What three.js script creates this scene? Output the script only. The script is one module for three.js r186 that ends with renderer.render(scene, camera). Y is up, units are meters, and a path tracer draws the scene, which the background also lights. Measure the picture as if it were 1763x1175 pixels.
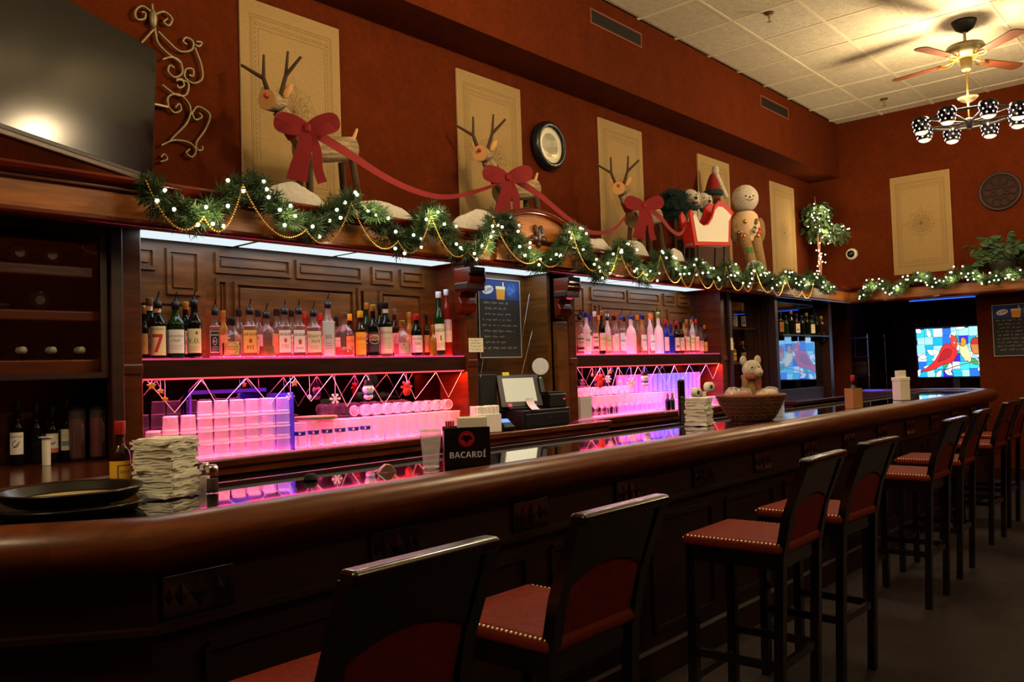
import * as THREE from 'three';
import { mergeGeometries, toCreasedNormals } from 'three/addons/utils/BufferGeometryUtils.js';
import { RoundedBoxGeometry } from 'three/addons/geometries/RoundedBoxGeometry.js';
import { RectAreaLightUniformsLib } from 'three/addons/lights/RectAreaLightUniformsLib.js';

// ---------------------------------------------------------------- camera, exposure, large area lights
// x runs along the bar, y up, z from the bar wall (z = -4.3) into the room; floor at y = 0
const scene = new THREE.Scene();
scene.background = new THREE.Color(0x000000);
const camera = new THREE.PerspectiveCamera(43.99, 1763 / 1175, 0.05, 60);
camera.position.set(0, 1.4, 0);
camera.rotation.set(THREE.MathUtils.degToRad(2.118), THREE.MathUtils.degToRad(-48.697), THREE.MathUtils.degToRad(-1.855), 'YXZ');
scene.add(camera);
const renderer = new THREE.WebGLRenderer({ antialias: true });
renderer.toneMapping = THREE.LinearToneMapping;
renderer.toneMappingExposure = 1.0;
renderer.shadowMap.enabled = true;
RectAreaLightUniformsLib.init();
// light strengths in one place
const LAMP = 0.56;          // each chandelier bulb (candela)
const UP = 13.5;           // uplight in the bowl over each chandelier
const FAIRY = 0.02;        // a point light per few fairy bulbs
const TUBE = 8.0;          // radiance of the white diffusers under the canopy
const LED = 240.0;          // pink strip under the bottle shelves
const LEDC = 7.0;            // pink acrylic on the counter under the glasses
const LEDUP = 9.0;         // pink acrylic under the bottles
const WARM = new THREE.Color().setRGB(1.0, 0.74, 0.42);
const PINK = new THREE.Color().setRGB(1.0, 0.062, 0.21);
const REDL = new THREE.Color().setRGB(1.0, 0.07, 0.03);
const BLUE = new THREE.Color().setRGB(0.10, 0.12, 1.0);
function areaLight(color, intensity, w, h, x, y, z, tx, ty, tz) {
  const l = new THREE.RectAreaLight(color, intensity, w, h);
  l.position.set(x, y, z); l.lookAt(tx, ty, tz); scene.add(l); return l;
}

// ---------------------------------------------------------------- helpers
function rng(seed) { let a = seed >>> 0; return () => { a = (a + 0x6D2B79F5) | 0; let t = Math.imul(a ^ (a >>> 15), 1 | a); t = (t + Math.imul(t ^ (t >>> 7), 61 | t)) ^ t; return ((t ^ (t >>> 14)) >>> 0) / 4294967296; }; }
const PI = Math.PI, V = (x, y, z) => new THREE.Vector3(x, y, z);
const used = {};
function numbered(n) { const k = used[n] = (used[n] ?? -1) + 1; return k ? n + '_' + String(k).padStart(3, '0') : n; }
function thing(name, label, category, [x, y, z] = [0, 0, 0], turn = 0, group) {
  const o = new THREE.Group(); o.name = numbered(name); o.position.set(x, y, z); o.rotation.y = turn;
  o.userData = { label, category }; if (group) o.userData.group = group;
  scene.add(o); return o;
}
function tag(o, label, category, group) { o.userData.label = label; o.userData.category = category; if (group) o.userData.group = group; return o; }
function prep(g) {
  g = g.index ? g.toNonIndexed() : g;
  if (!g.attributes.normal) g.computeVertexNormals();
  if (!g.attributes.uv) g.setAttribute('uv', new THREE.BufferAttribute(new Float32Array(g.attributes.position.count * 2), 2));
  for (const k of Object.keys(g.attributes)) if (!['position', 'normal', 'uv'].includes(k)) g.deleteAttribute(k);
  return g;
}
function boxUV(g) {
  const p = g.attributes.position, u = g.attributes.uv, a = V(0, 0, 0), b = V(0, 0, 0), c = V(0, 0, 0);
  for (let i = 0; i < p.count; i += 3) {
    a.fromBufferAttribute(p, i); b.fromBufferAttribute(p, i + 1); c.fromBufferAttribute(p, i + 2);
    const n = b.clone().sub(a).cross(c.clone().sub(a)); const ax = Math.abs(n.x), ay = Math.abs(n.y), az = Math.abs(n.z);
    for (const [k, q] of [[0, a], [1, b], [2, c]]) {
      if (ay >= ax && ay >= az) u.setXY(i + k, q.x, q.z); else if (az >= ax) u.setXY(i + k, q.x, q.y); else u.setXY(i + k, q.z, q.y);
    }
  }
}
function M(gs) { gs = Array.isArray(gs) ? gs.flat(9) : [gs]; gs = gs.map(prep); return gs.length === 1 ? gs[0] : mergeGeometries(gs, false); }
function part(name, gs, mat, parent = scene) {
  const g = M(gs); if (mat.userData.tri) boxUV(g);
  const m = new THREE.Mesh(g, mat); m.castShadow = m.receiveShadow = true;
  m.name = parent === scene ? numbered(name) : name; parent.add(m); return m;
}
function shared(name, g, mat, parent, x = 0, y = 0, z = 0) { const m = new THREE.Mesh(g, mat); m.castShadow = m.receiveShadow = true; m.name = name; m.position.set(x, y, z); parent.add(m); return m; }
function struct(name, gs, mat) { const m = part(name, gs, mat); m.userData.kind = 'structure'; return m; }
function copy(root, [x, y, z], turn, label, group) {
  const r = root.clone(); r.name = numbered(root.name.replace(/_\d\d\d$/, '')); r.userData = { ...root.userData }; scene.add(r); r.position.set(x, y, z); if (turn !== undefined) r.rotation.y = turn;
  if (label) r.userData.label = label; if (group) r.userData.group = group; return r;
}
const T = (g, x = 0, y = 0, z = 0) => g.translate(x, y, z);
const bx = (w, h, d, x = 0, y = 0, z = 0) => new THREE.BoxGeometry(w, h, d).translate(x, y, z);
const bb = (x0, x1, y0, y1, z0, z1) => bx(x1 - x0, y1 - y0, z1 - z0, (x0 + x1) / 2, (y0 + y1) / 2, (z0 + z1) / 2);
const rb = (w, h, d, r, x = 0, y = 0, z = 0, s = 2) => new RoundedBoxGeometry(w, h, d, s, Math.min(r, w / 2.01, h / 2.01, d / 2.01)).translate(x, y, z);
const cy = (r1, r2, h, n = 20, x = 0, y = 0, z = 0) => new THREE.CylinderGeometry(r1, r2, h, n).translate(x, y, z);
const sp = (r, x = 0, y = 0, z = 0, a = 16, b = 12) => new THREE.SphereGeometry(r, a, b).translate(x, y, z);
const el = (rx, ry, rz, x, y, z, a = 20, b = 14) => new THREE.SphereGeometry(1, a, b).scale(rx, ry, rz).translate(x, y, z);
const lathe = (pts, n = 24) => new THREE.LatheGeometry(pts.map(([r, y]) => new THREE.Vector2(r, y)), n);
const tube = (pts, r, n = 24, k = 6, closed = false) => new THREE.TubeGeometry(new THREE.CatmullRomCurve3(pts.map(p => p.isVector3 ? p : V(...p)), closed, 'centripetal'), n, r, k, closed);
function bar(a, b, r, r2 = r, n = 10) { // tapered round bar between two points
  a = a.isVector3 ? a : V(...a); b = b.isVector3 ? b : V(...b); const d = b.clone().sub(a), L = d.length();
  const g = new THREE.CylinderGeometry(r2, r, L, n); g.applyQuaternion(new THREE.Quaternion().setFromUnitVectors(V(0, 1, 0), d.normalize()));
  const m = a.clone().add(b).multiplyScalar(.5); return g.translate(m.x, m.y, m.z);
}
function ext(pts, depth, bevel = 0, holes) {
  const s = new THREE.Shape(pts.map(([x, y]) => new THREE.Vector2(x, y)));
  if (holes) for (const h of holes) s.holes.push(new THREE.Path(h.map(([x, y]) => new THREE.Vector2(x, y))));
  return new THREE.ExtrudeGeometry(s, { depth, bevelEnabled: bevel > 0, bevelSize: bevel, bevelThickness: bevel, bevelSegments: 2, curveSegments: 10 });
}
function sweep(prof, path, crease = .7, cap = true) { // closed profile (outward, y) along a plan path (x, z); outward = (dz, -dx)
  const N = path.length, rings = []; let L = 0; const len = [0];
  for (let i = 1; i < N; i++) { L += Math.hypot(path[i][0] - path[i - 1][0], path[i][1] - path[i - 1][1]); len.push(L); }
  const nrm = (i) => { const dx = path[i + 1][0] - path[i][0], dz = path[i + 1][1] - path[i][1], l = Math.hypot(dx, dz); return [dz / l, -dx / l]; };
  for (let i = 0; i < N; i++) {
    let n; if (i === 0) n = nrm(0); else if (i === N - 1) n = nrm(N - 2);
    else { const a = nrm(i - 1), b = nrm(i); const sx = a[0] + b[0], sz = a[1] + b[1], k = 2 / (sx * sx + sz * sz); n = [sx * k, sz * k]; }
    rings.push(prof.map(([u, y]) => V(path[i][0] + n[0] * u, y, path[i][1] + n[1] * u)));
  }
  const pos = [], uv = []; const pl = [0]; for (let j = 1; j <= prof.length; j++) { const a = prof[j - 1], b = prof[j % prof.length]; pl.push(pl[j - 1] + Math.hypot(a[0] - b[0], a[1] - b[1])); }
  const push = (v, u, w) => { pos.push(v.x, v.y, v.z); uv.push(u, w); };
  for (let i = 0; i < N - 1; i++) for (let j = 0; j < prof.length; j++) {
    const k = (j + 1) % prof.length, A = rings[i][j], B = rings[i][k], C = rings[i + 1][k], D = rings[i + 1][j];
    push(A, len[i], pl[j]); push(B, len[i], pl[j + 1]); push(C, len[i + 1], pl[j + 1]); push(A, len[i], pl[j]); push(C, len[i + 1], pl[j + 1]); push(D, len[i + 1], pl[j]);
  }
  if (cap) { const sh = prof.map(([u, y]) => new THREE.Vector2(u, y)); const tr = THREE.ShapeUtils.triangulateShape(sh, []);
    for (const r of [rings[0], rings[N - 1]]) for (const t of tr) for (const q of t) push(r[q], prof[q][0], prof[q][1]); }
  const g = new THREE.BufferGeometry(); g.setAttribute('position', new THREE.Float32BufferAttribute(pos, 3)); g.setAttribute('uv', new THREE.Float32BufferAttribute(uv, 2));
  g.computeVertexNormals(); return toCreasedNormals(g, crease);
}
function loft(rings, closeEnds = true) { // rings of equal length -> skin
  const pos = [], n = rings[0].length;
  for (let i = 0; i < rings.length - 1; i++) for (let j = 0; j < n; j++) { const k = (j + 1) % n; for (const v of [rings[i][j], rings[i][k], rings[i + 1][k], rings[i][j], rings[i + 1][k], rings[i + 1][j]]) pos.push(v.x, v.y, v.z); }
  if (closeEnds) for (const r of [rings[0], rings[rings.length - 1]]) { const c = r.reduce((a, b) => a.clone().add(b), V(0, 0, 0)).multiplyScalar(1 / n); for (let j = 0; j < n; j++) for (const v of [c, r[j], r[(j + 1) % n]]) pos.push(v.x, v.y, v.z); }
  const g = new THREE.BufferGeometry(); g.setAttribute('position', new THREE.Float32BufferAttribute(pos, 3)); g.computeVertexNormals(); return toCreasedNormals(g, .9);
}
function ribbon(pts, w, th = .002) { // flat cloth strip; pts [x,y,z], w direction roughly vertical unless given
  const c = new THREE.CatmullRomCurve3(pts.map(p => V(...p)), false, 'centripetal'), n = pts.length * 6, rings = [];
  for (let i = 0; i <= n; i++) { const p = c.getPoint(i / n), t = c.getTangent(i / n), ww = Array.isArray(w) ? w[0] + (w[1] - w[0]) * i / n : w;
    let s = V(0, 1, 0).sub(t.clone().multiplyScalar(t.y)); if (s.length() < .35) s = V(1, 0, 0).sub(t.clone().multiplyScalar(t.x)); s.normalize();
    const q = t.clone().cross(s); rings.push([[-1, -1], [1, -1], [1, 1], [-1, 1]].map(([a, b]) => p.clone().addScaledVector(s, a * ww / 2).addScaledVector(q, b * th / 2))); }
  return loft(rings);
}

// ---------------------------------------------------------------- textures
function vnoise(seed, per) { const r = rng(seed), t = new Float32Array(per * per).map(() => r()); return (x, y) => { const xi = Math.floor(x), yi = Math.floor(y), fx = x - xi, fy = y - yi, s = a => a * a * (3 - 2 * a), g = (i, j) => t[((j % per + per) % per) * per + ((i % per + per) % per)]; const a = g(xi, yi), b = g(xi + 1, yi), c = g(xi, yi + 1), d = g(xi + 1, yi + 1), u = s(fx), v = s(fy); return a + (b - a) * u + (c - a) * v + (a - b - c + d) * u * v; }; }
function tex(n, fn, srgb = true, rep = 1) {
  const d = new Uint8Array(n * n * 4);
  for (let y = 0; y < n; y++) for (let x = 0; x < n; x++) { const c = fn(x / n, y / n), i = (y * n + x) * 4; d[i] = c[0]; d[i + 1] = c[1]; d[i + 2] = c[2]; d[i + 3] = 255; }
  const t = new THREE.DataTexture(d, n, n); t.magFilter = THREE.LinearFilter; t.minFilter = THREE.LinearMipmapLinearFilter; t.generateMipmaps = true; t.wrapS = t.wrapT = THREE.RepeatWrapping; t.repeat.set(rep, rep); if (srgb) t.colorSpace = THREE.SRGBColorSpace; t.needsUpdate = true; return t;
}
function rept(t, r, r2 = r) { const c = t.clone(); c.repeat.set(r, r2); c.needsUpdate = true; return c; }
const nA = vnoise(3, 64), nB = vnoise(9, 64), nC = vnoise(21, 128);
const grey = v => { v = Math.max(0, Math.min(255, v)); return [v, v, v]; };
const woodTex = tex(512, (u, v) => { const w = nA(u * 4, v * 32) * .5 + nB(u * 8, v * 64) * .3 + nC(u * 16, v * 128) * .2; const k = 150 + 105 * w; return [k, k * .97, k * .92]; });
const plasterTex = tex(512, (u, v) => grey(215 + 18 * (nA(u * 8, v * 8) - .5) + 16 * (nB(u * 32, v * 32) - .5) + 22 * (nC(u * 128, v * 128) - .5)));
const speckTex = tex(512, (u, v) => { const a = nC(u * 128, v * 128), b = nB(u * 64, v * 64); return grey(232 - (a > .78 ? 40 : 0) - (b > .85 ? 30 : 0) + 16 * (nA(u * 16, v * 16) - .5)); });
const carpetTex = tex(512, (u, v) => { const a = nC(u * 128, v * 128), b = nA(u * 8, v * 8), c = nB(u * 32, v * 32); const k = 120 + 90 * (a - .5) + 40 * (b - .5) + 50 * (c - .5); return [k, k * .92, k * .9]; });
const clothTex = tex(256, (u, v) => grey(205 + 50 * (nC(u * 128, v * 32) - .5) + 40 * (nA(u * 16, v * 16) - .5)));
const barkTex = tex(256, (u, v) => { const w = nA(u * 16, v * 4) * .6 + nC(u * 64, v * 32) * .4; const k = 110 + 140 * w; return [k, k * .95, k * .88]; });
function canvas(w, h, draw) { const c = document.createElement('canvas'); c.width = w; c.height = h; const x = c.getContext('2d'); draw(x, w, h); const t = new THREE.CanvasTexture(c); t.colorSpace = THREE.SRGBColorSpace; return t; }

// ---------------------------------------------------------------- materials
function mat(color, roughness = .6, o = {}) { const { tri, phys, ...r } = o; const m = new (phys ? THREE.MeshPhysicalMaterial : THREE.MeshStandardMaterial)({ color, roughness, ...r }); if (tri) m.userData.tri = true; return m; }
const glowMat = (c, k) => new THREE.MeshStandardMaterial({ color: 0x111111, emissive: c, emissiveIntensity: k, roughness: .6 });
const wood = (c, r = .35, k = 1.3) => mat(c, r, { tri: true, phys: true, specularIntensity: r > .6 ? .25 : .8, map: rept(woodTex, k), bumpMap: rept(woodTex, k), bumpScale: .0006 });
const mWood = wood(0x774619, .32), mWoodRed = wood(0x65300f, .28), mWoodDark = wood(0x3a180a, .4), mFascia = wood(0xb5702a, .38), mCrown = wood(0x6a200c, .16);
const mWall = mat(0x66290b, .95, { tri: true, phys: true, specularIntensity: .15, map: rept(plasterTex, .8), bumpMap: rept(plasterTex, 1.6), bumpScale: .002 });
const mCeil = mat(0xe2d8bd, .92, { tri: true, map: rept(speckTex, 1.6), bumpMap: rept(speckTex, 1.6), bumpScale: .002 });
const mGridBar = mat(0xd8cfb4, .6);
const mCarpet = mat(0x3c2020, .98, { tri: true, map: rept(carpetTex, 1.1), bumpMap: rept(carpetTex, 2.2), bumpScale: .004 });
const mBlackGloss = mat(0x0c0a0b, .05, { phys: true, clearcoat: 1, clearcoatRoughness: .03 });
const mLacquer = mat(0x0d0809, .2, { phys: true, clearcoat: .7, clearcoatRoughness: .12 });
const mBlack = mat(0x0b0b0d, .55), mRubber = mat(0x101012, .85), mSatin = mat(0x15151a, .3);
const mBrass = mat(0xd9b45a, .28, { metalness: 1 }), mChrome = mat(0xd6d6da, .15, { metalness: 1 }), mIron = mat(0x8d8160, .5, { metalness: .55 });
const mWhite = mat(0xe8e4da, .6), mPaper = mat(0xe2e2d0, .85), mCream = mat(0xd9cfae, .75);
const mLeather = mat(0x7c2009, .75, { phys: true, specularIntensity: .35, map: rept(clothTex, 2), bumpMap: rept(clothTex, 4), bumpScale: .0006 });
const mRedCloth = mat(0xa80d14, .8, { map: rept(clothTex, 3) });
const mSnow = mat(0xf0ece2, .95, { tri: true, map: rept(plasterTex, 6), bumpMap: rept(plasterTex, 5), bumpScale: .012 });
const mMirror = mat(0xa8a8ac, .02, { metalness: 1 });
const mDrink = mat(0xffffff, .04, { phys: true, transmission: .84, thickness: 0, ior: 1.45 });
const mPane = mat(0xffffff, .02, { phys: true, transmission: 1, thickness: 0, ior: 1.5 });
const glassOf = (c, t = .85, r = .05) => mat(c, r, { phys: true, transmission: t, thickness: 0, ior: 1.5 });

// ================================================================ the room
const CEIL = 4.45, WX = 10.93;
struct('floor', bb(-3.12, 14.2, -.12, 0, -4.42, 4.12), mCarpet);
struct('wall_back', bb(-3.12, 14.2, 0, CEIL + .1, -4.42, -4.3), mWall);
struct('wall_left', bb(-3.12, -3, 0, CEIL + .1, -4.3, 4), mWall);
struct('wall_front', bb(-3.12, 11.05, 0, CEIL + .1, 4, 4.12), mWall);
struct('wall_right', [bb(WX, WX + .12, 2.15, CEIL + .1, -4.3, 4), bb(WX, WX + .12, 0, 2.15, -2.41, 4), bb(WX, WX + .12, 0, 2.15, -4.3, -3.9)], mWall);
const soffit = struct('trim_1', bb(-3, WX, 3.76, CEIL, -4.3, -3.91), mWall);
tag(soffit, 'terracotta boxed soffit running along the top of the bar wall', 'soffit');
struct('baseboard_right', rb(.02, .14, 6.4, .006, WX - .011, .07, .79), mWoodDark);
// dropped ceiling: slab above, T-bar grid, each tile its own piece
const ceiling = struct('ceiling', bb(-3.12, 11.05, CEIL + .012, CEIL + .1, -3.91, 4.12), mCeil);
{
  const px = .632, pz = .587, x0 = 8.157, z0 = -3.34, bars = [], tileG = M(new RoundedBoxGeometry(px - .026, .016, pz - .026, 1, .004)); boxUV(tileG);
  const tm = [0xe2d8bd, 0xddd2b6, 0xe6ddc4].map(c => { const m = mCeil.clone(); m.color.set(c); return m; }); const r = rng(5);
  for (let i = -18; i <= 5; i++) bars.push(bx(.026, .014, 7.95, x0 + i * px, CEIL + .002, .05));
  for (let j = 0; j <= 12; j++) bars.push(bx(13.9, .0138, .026, 3.95, CEIL + .002, z0 + j * pz));
  part('ceiling_grid', bars, mGridBar, ceiling);
  for (let i = -17; i <= 4; i++) for (let j = -1; j <= 12; j++) {
    let zc = z0 + (j + .5) * pz; if (zc > 3.8) continue; if (x0 + i * px + px / 2 > WX) continue;
    const m = shared('ceiling_tile', tileG, tm[Math.floor(r() * 3)], ceiling, x0 + (i + .5) * px, CEIL + .008, zc);
    if (j === -1) { m.scale.z = .94; m.position.z = -3.615; }
  }
}
// the room beyond the opening
struct('wall_far', [bb(14.08, 14.2, 0, 2.7, -4.3, 4)], mWall);
struct('ceiling_far', bb(11.05, 14.2, 2.6, 2.7, -4.3, 4), mCeil);
struct('wall_side', bb(11.05, 14.2, 0, 2.7, -.2, -.08), mWall);

// ================================================================ canopy over the back bar and along the end wall
const canopyPath = [[10.3, 3.9], [10.3, -3.62], [-2.95, -3.62]];
const canopy = thing('wooden_canopy', 'long wooden canopy above the back bar, turning along the end wall', 'canopy');
part('fascia', sweep([[-.02, 2.115], [0, 2.115], [0, 2.235], [-.02, 2.235]], canopyPath), mFascia, canopy);
part('crown_moulding', sweep([[-.06, 2.225], [.008, 2.225], [.016, 2.232], [.014, 2.243], [.03, 2.25], [.042, 2.262], [.046, 2.276], [.04, 2.288], [.02, 2.293], [-.06, 2.293]], canopyPath), mCrown, canopy);
part('lower_bead', sweep([[-.06, 2.085], [.0, 2.083], [.012, 2.09], [.016, 2.1], [.012, 2.112], [0, 2.118], [-.06, 2.118]], canopyPath), mCrown, canopy);
part('top_board', [bb(-2.95, 10.93, 2.255, 2.285, -4.29, -3.66), bb(10.35, 10.92, 2.255, 2.285, -3.66, 3.9)], mWoodDark, canopy);
part('underside', [bb(-2.95, 10.9, 2.175, 2.19, -4.29, -3.66), bb(10.34, 10.92, 2.12, 2.135, -3.66, 3.9)], mWoodDark, canopy);
{ // arched pediment over the register
  const cx = 4.38, hw = .42, a = [], n = 18; const Y0 = 2.12, Y1 = 2.30, H = .17;
  const arc = k => { const t = -1 + 2 * k / n; return [cx + hw * t, Y1 + H * Math.sqrt(Math.max(0, 1 - t * t)) ** 1.1]; };
  const outer = []; for (let k = 0; k <= n; k++) outer.push(arc(k));
  part('pediment_panel', ext([[cx - hw, Y0], ...outer.map(([x, y]) => [cx + (x - cx) * .93, Y0 + (y - Y0) * .93]), [cx + hw, Y0]], .06).translate(0, 0, -3.65), mFascia, canopy);
  part('pediment_moulding', tube(outer.map(([x, y]) => [x, y, -3.585]), .026, 40, 8), mCrown, canopy);
  const leaf = []; for (const [dx, dy, rx, ry] of [[0, .0, .03, .055], [-.045, -.02, .035, .025], [.045, -.02, .035, .025], [-.03, .045, .02, .03], [.03, .045, .02, .03], [.1, -.035, .05, .012], [-.1, -.035, .05, .012], [0, -.06, .02, .02]]) leaf.push(el(rx, ry, .014, cx + dx, 2.31 + dy, -3.58));
  part('carved_rosette', leaf, mWoodDark, canopy);
}
// white diffusers recessed under the canopy
const mDiff = glowMat(new THREE.Color().setRGB(.80, .95, 1.0), .95);
function diffuser(x0, x1, label) {
  const t = thing('light_panel', label, 'light', [(x0 + x1) / 2, 2.14, -3.95]); const w = x1 - x0;
  part('diffuser', bx(w - .02, .01, .42, 0, 0, 0), mDiff, t);
  part('frame', [bx(.012, .03, .44, -w / 2, .012, 0), bx(.012, .03, .44, w / 2, .012, 0), bx(w, .02, .01, 0, .012, .215), bx(w, .02, .01, 0, .012, -.215)], mWoodDark, t);
  const l = new THREE.RectAreaLight(new THREE.Color().setRGB(.80, .95, 1.0), TUBE * .35, w - .04, .4); l.position.set(0, -.01, 0); l.rotation.x = -PI / 2; t.add(l);
}
const dl = 'frosted white light panel under the canopy above the brown bottles', dr = 'frosted white light panel under the canopy above the clear bottles';
for (const [a, b] of [[1.85, 2.46], [2.48, 3.12], [3.14, 3.94]]) diffuser(a, b, dl);
diffuser(4.17, 4.93, 'frosted white light panel above the chalkboard and register');
for (const [a, b] of [[5.26, 5.93], [5.95, 6.62], [6.64, 7.34]]) diffuser(a, b, dr);
for (const o of scene.children) if (o.userData.label === dl) o.userData.group = 'light panels of one bay'; else if (o.userData.label === dr) o.userData.group = 'light panels of other bay';

// ================================================================ back bar cabinetry
const CT = 1.01, MZ = -4.2, FZ = -3.95; // counter top, plane of the niche backs, shelf fronts
const worktop = thing('back_counter', 'long dark wooden worktop of the back bar', 'worktop');
part('top', [rb(6.6, .045, .375, .012, 5.1, CT - .0225, -4.0975)], wood(0x5a2a12, .12), worktop);
part('register_ledge', [rb(1.42, .044, .2, .012, 4.66, CT - .023, -3.82)], wood(0x6a3416, .2), worktop);
part('edge_band', [bb(1.81, 8.39, CT - .08, CT - .046, -4.25, -3.925), bb(3.97, 5.35, CT - .08, CT - .046, -3.925, -3.74)], mWoodRed, worktop);
for (let i = 0; i < 4; i++) { // base units below
  const x0 = 1.81 + i * 1.645, t = thing('base_cabinet', 'wooden base cabinet under the back counter', 'cabinet', [x0 + .82, 0, -4.1], 0, 'base cabinets of the back bar');
  part('carcass', bb(-.82, .82, .1, CT - .082, -.18, .13), mWoodDark, t); part('plinth', bb(-.8, .8, 0, .1, -.18, .08), mBlack, t);
  for (let k = 0; k < 3; k++) {
    const xc = -.545 + k * .545; const d = part('drawer', rb(.51, .16, .02, .006, xc, .815, .142), mWood, t); part('knob', sp(.014, xc, .815, .165, 10, 8), mBrass, d);
    const o = part('door', rb(.51, .58, .02, .006, xc, .42, .142), mWood, t); part('knob', sp(.014, xc + .2, .6, .165, 10, 8), mBrass, o);
  }
}
{
  const t = thing('side_counter', 'brown glossy service counter below the wine cabinet', 'counter');
  part('top', rb(1.7, .045, .98, .01, .88, 1.0375, -3.75), wood(0x5a2c14, .16), t); part('carcass', bb(.06, 1.7, 0, 1.014, -4.22, -3.3), mWoodDark, t);
}
function mould(parent, x0, x1, y0, y1, w = .02, d = .016, m = mWood) {
  part('moulding', [bb(x0, x1, y1 - w, y1, MZ, MZ + d), bb(x0, x1, y0, y0 + w, MZ, MZ + d), bb(x0, x0 + w, y0 + w, y1 - w, MZ, MZ + d), bb(x1 - w, x1, y0 + w, y1 - w, MZ, MZ + d)], m, parent);
  part('raised_panel', rb(x1 - x0 - 2 * w - .03, y1 - y0 - 2 * w - .03, .012, .005, (x0 + x1) / 2, (y0 + y1) / 2, MZ + .004), m, parent);
}
const mAcryl = glowMat(PINK, .8), mCount = glowMat(new THREE.Color().setRGB(1, .2, .32), .75), mStrip = glowMat(new THREE.Color().setRGB(1, .05, .07), 2.2);
function bottleBay(name, label, x0, x1, ledBlue) {
  const t = thing(name, label, 'cabinet'), p = .1;
  part('back_panel', bb(x0 - p, x1 + p, 1.42, 2.172, -4.285, MZ), mWood, t);
  part('mirror_back', bb(x0, x1, CT + .001, 1.42, -4.285, MZ), mat(0x54505a, .03, { metalness: 1 }), t);
  for (const xc of [x0 - p / 2, x1 + p / 2]) { part('post', rb(p, 1.158, .06, .01, xc, CT + .581, -3.962), mWoodRed, t); part('post_block', rb(p - .002, .05, .075, .008, xc, 1.47, -3.96), mWoodRed, t); }
  part('side_panel', bb(x0 - .03, x0, CT + .003, 2.172, MZ, -3.985), mWoodRed, t); part('side_panel', bb(x1, x1 + .03, CT + .003, 2.172, MZ, -3.985), mWoodRed, t);
  part('shelf', bb(x0, x1, 1.425, 1.513, MZ, FZ - .002), wood(0x3c1a0c, .8), t);
  part('shelf_light', bb(x0 + .005, x1 - .005, 1.5135, 1.5215, MZ + .02, FZ - .006), mAcryl, t);
  const W = x1 - x0;
  // framed panelling: row of small panels, narrow uprights, one wide field
  for (const [a, b, c, d] of [[.01, .09, 1.98, 2.1], [.115, .2, 1.86, 2.1], [.24, .46, 1.99, 2.1], [.475, .70, 1.99, 2.1], [.24, .275, 1.72, 1.96], [.29, .67, 1.54, 1.95], [.68, .71, 1.72, 1.96], [.735, .82, 1.99, 2.1], [.845, .94, 1.99, 2.1], [.76, .93, 1.54, 1.95], [.01, .2, 1.54, 1.83]])
    mould(t, x0 + a * W, x0 + b * W, c, d);
  // LED strip under the shelf: a lit line and its light
  part('led_strip', bb(x0 + .004, x1 - .004, 1.4165, 1.4248, FZ - .024, FZ - .012), mStrip, t);
  const seg = (a, b, c, k) => areaLight(c, LED * k, b - a, .02, (a + b) / 2, 1.411, FZ - .018, (a + b) / 2, .2, FZ + .1);
  if (ledBlue === 0) { seg(x0 + .02, x0 + .72, PINK, .9); seg(x0 + .72, x0 + .84, BLUE, .6); seg(x0 + .84, x1 - .35, PINK, 1.0); seg(x1 - .35, x1 - .02, REDL, 1.0); }
  else { seg(x0 + .02, x0 + 1.2, PINK, 1.0); seg(x0 + 1.2, x1 - .3, BLUE, .8); seg(x1 - .3, x1 - .02, REDL, 1.0); }
  part('counter_light', bb(x0 + .005, x1 - .005, CT + .0005, CT + .0065, MZ + .01, -3.922), mCount, t);
  areaLight(PINK, LEDC, W - .1, .22, (x0 + x1) / 2, CT + .0095, -4.055, (x0 + x1) / 2, 5, -4.055);
  const xm = (x0 + x1) / 2 + (ledBlue ? -.05 : .12); areaLight(PINK, LEDUP, W - .35, .2, xm, 1.5245, -4.07, xm, 5, -4.07);
  return t;
}
bottleBay('back_bar_bay', 'wooden back bar bay with shelf of brown whiskey bottles above pink lit glasses', 1.84, 4.02, 0);
bottleBay('back_bar_bay', 'wooden back bar bay with shelf of clear bottles above pink and violet glasses', 5.23, 7.60, 1);
// register recess
{
  const t = thing('register_alcove', 'olive brown wooden alcove holding the chalkboard and cash register', 'cabinet'), mO = wood(0x7a4a1c, .4);
  part('back_panel', bb(4.125, 5.125, CT + .002, 2.172, -4.285, MZ), mO, t);
  part('corbel_post', rb(.13, .76, .05, .01, 5.06, CT + .382, -3.955), mWood, t);
  part('side_panel', bb(4.95, 4.985, CT + .002, 2.172, MZ, -3.985), mO, t); part('side_panel', bb(4.125, 4.15, CT + .002, 2.172, MZ, -3.985), mWoodRed, t);
  for (const xc of [3.985, 5.03]) {
    const prof = [[0, 0], [.045, .02], [.05, .06], [.03, .1], [.05, .14], [.1, .17], [.125, .21], [.12, .25], [.135, .255], [.135, .285], [0, .285]];
    const c = part('corbel', ext(prof, .13, .008).rotateY(-PI / 2).translate(xc + .065, 1.80, -3.92), mCrown, t);
    part('scroll', [cy(.045, .045, .15, 16).rotateZ(PI / 2).translate(xc, 2.02, -3.825), cy(.028, .028, .15, 14).rotateZ(PI / 2).translate(xc, 1.84, -3.895)], mCrown, c);
    part('cap_block', rb(.17, .05, .125, .01, xc, 1.97, -3.858), mWoodDark, c);
  }
}
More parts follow.
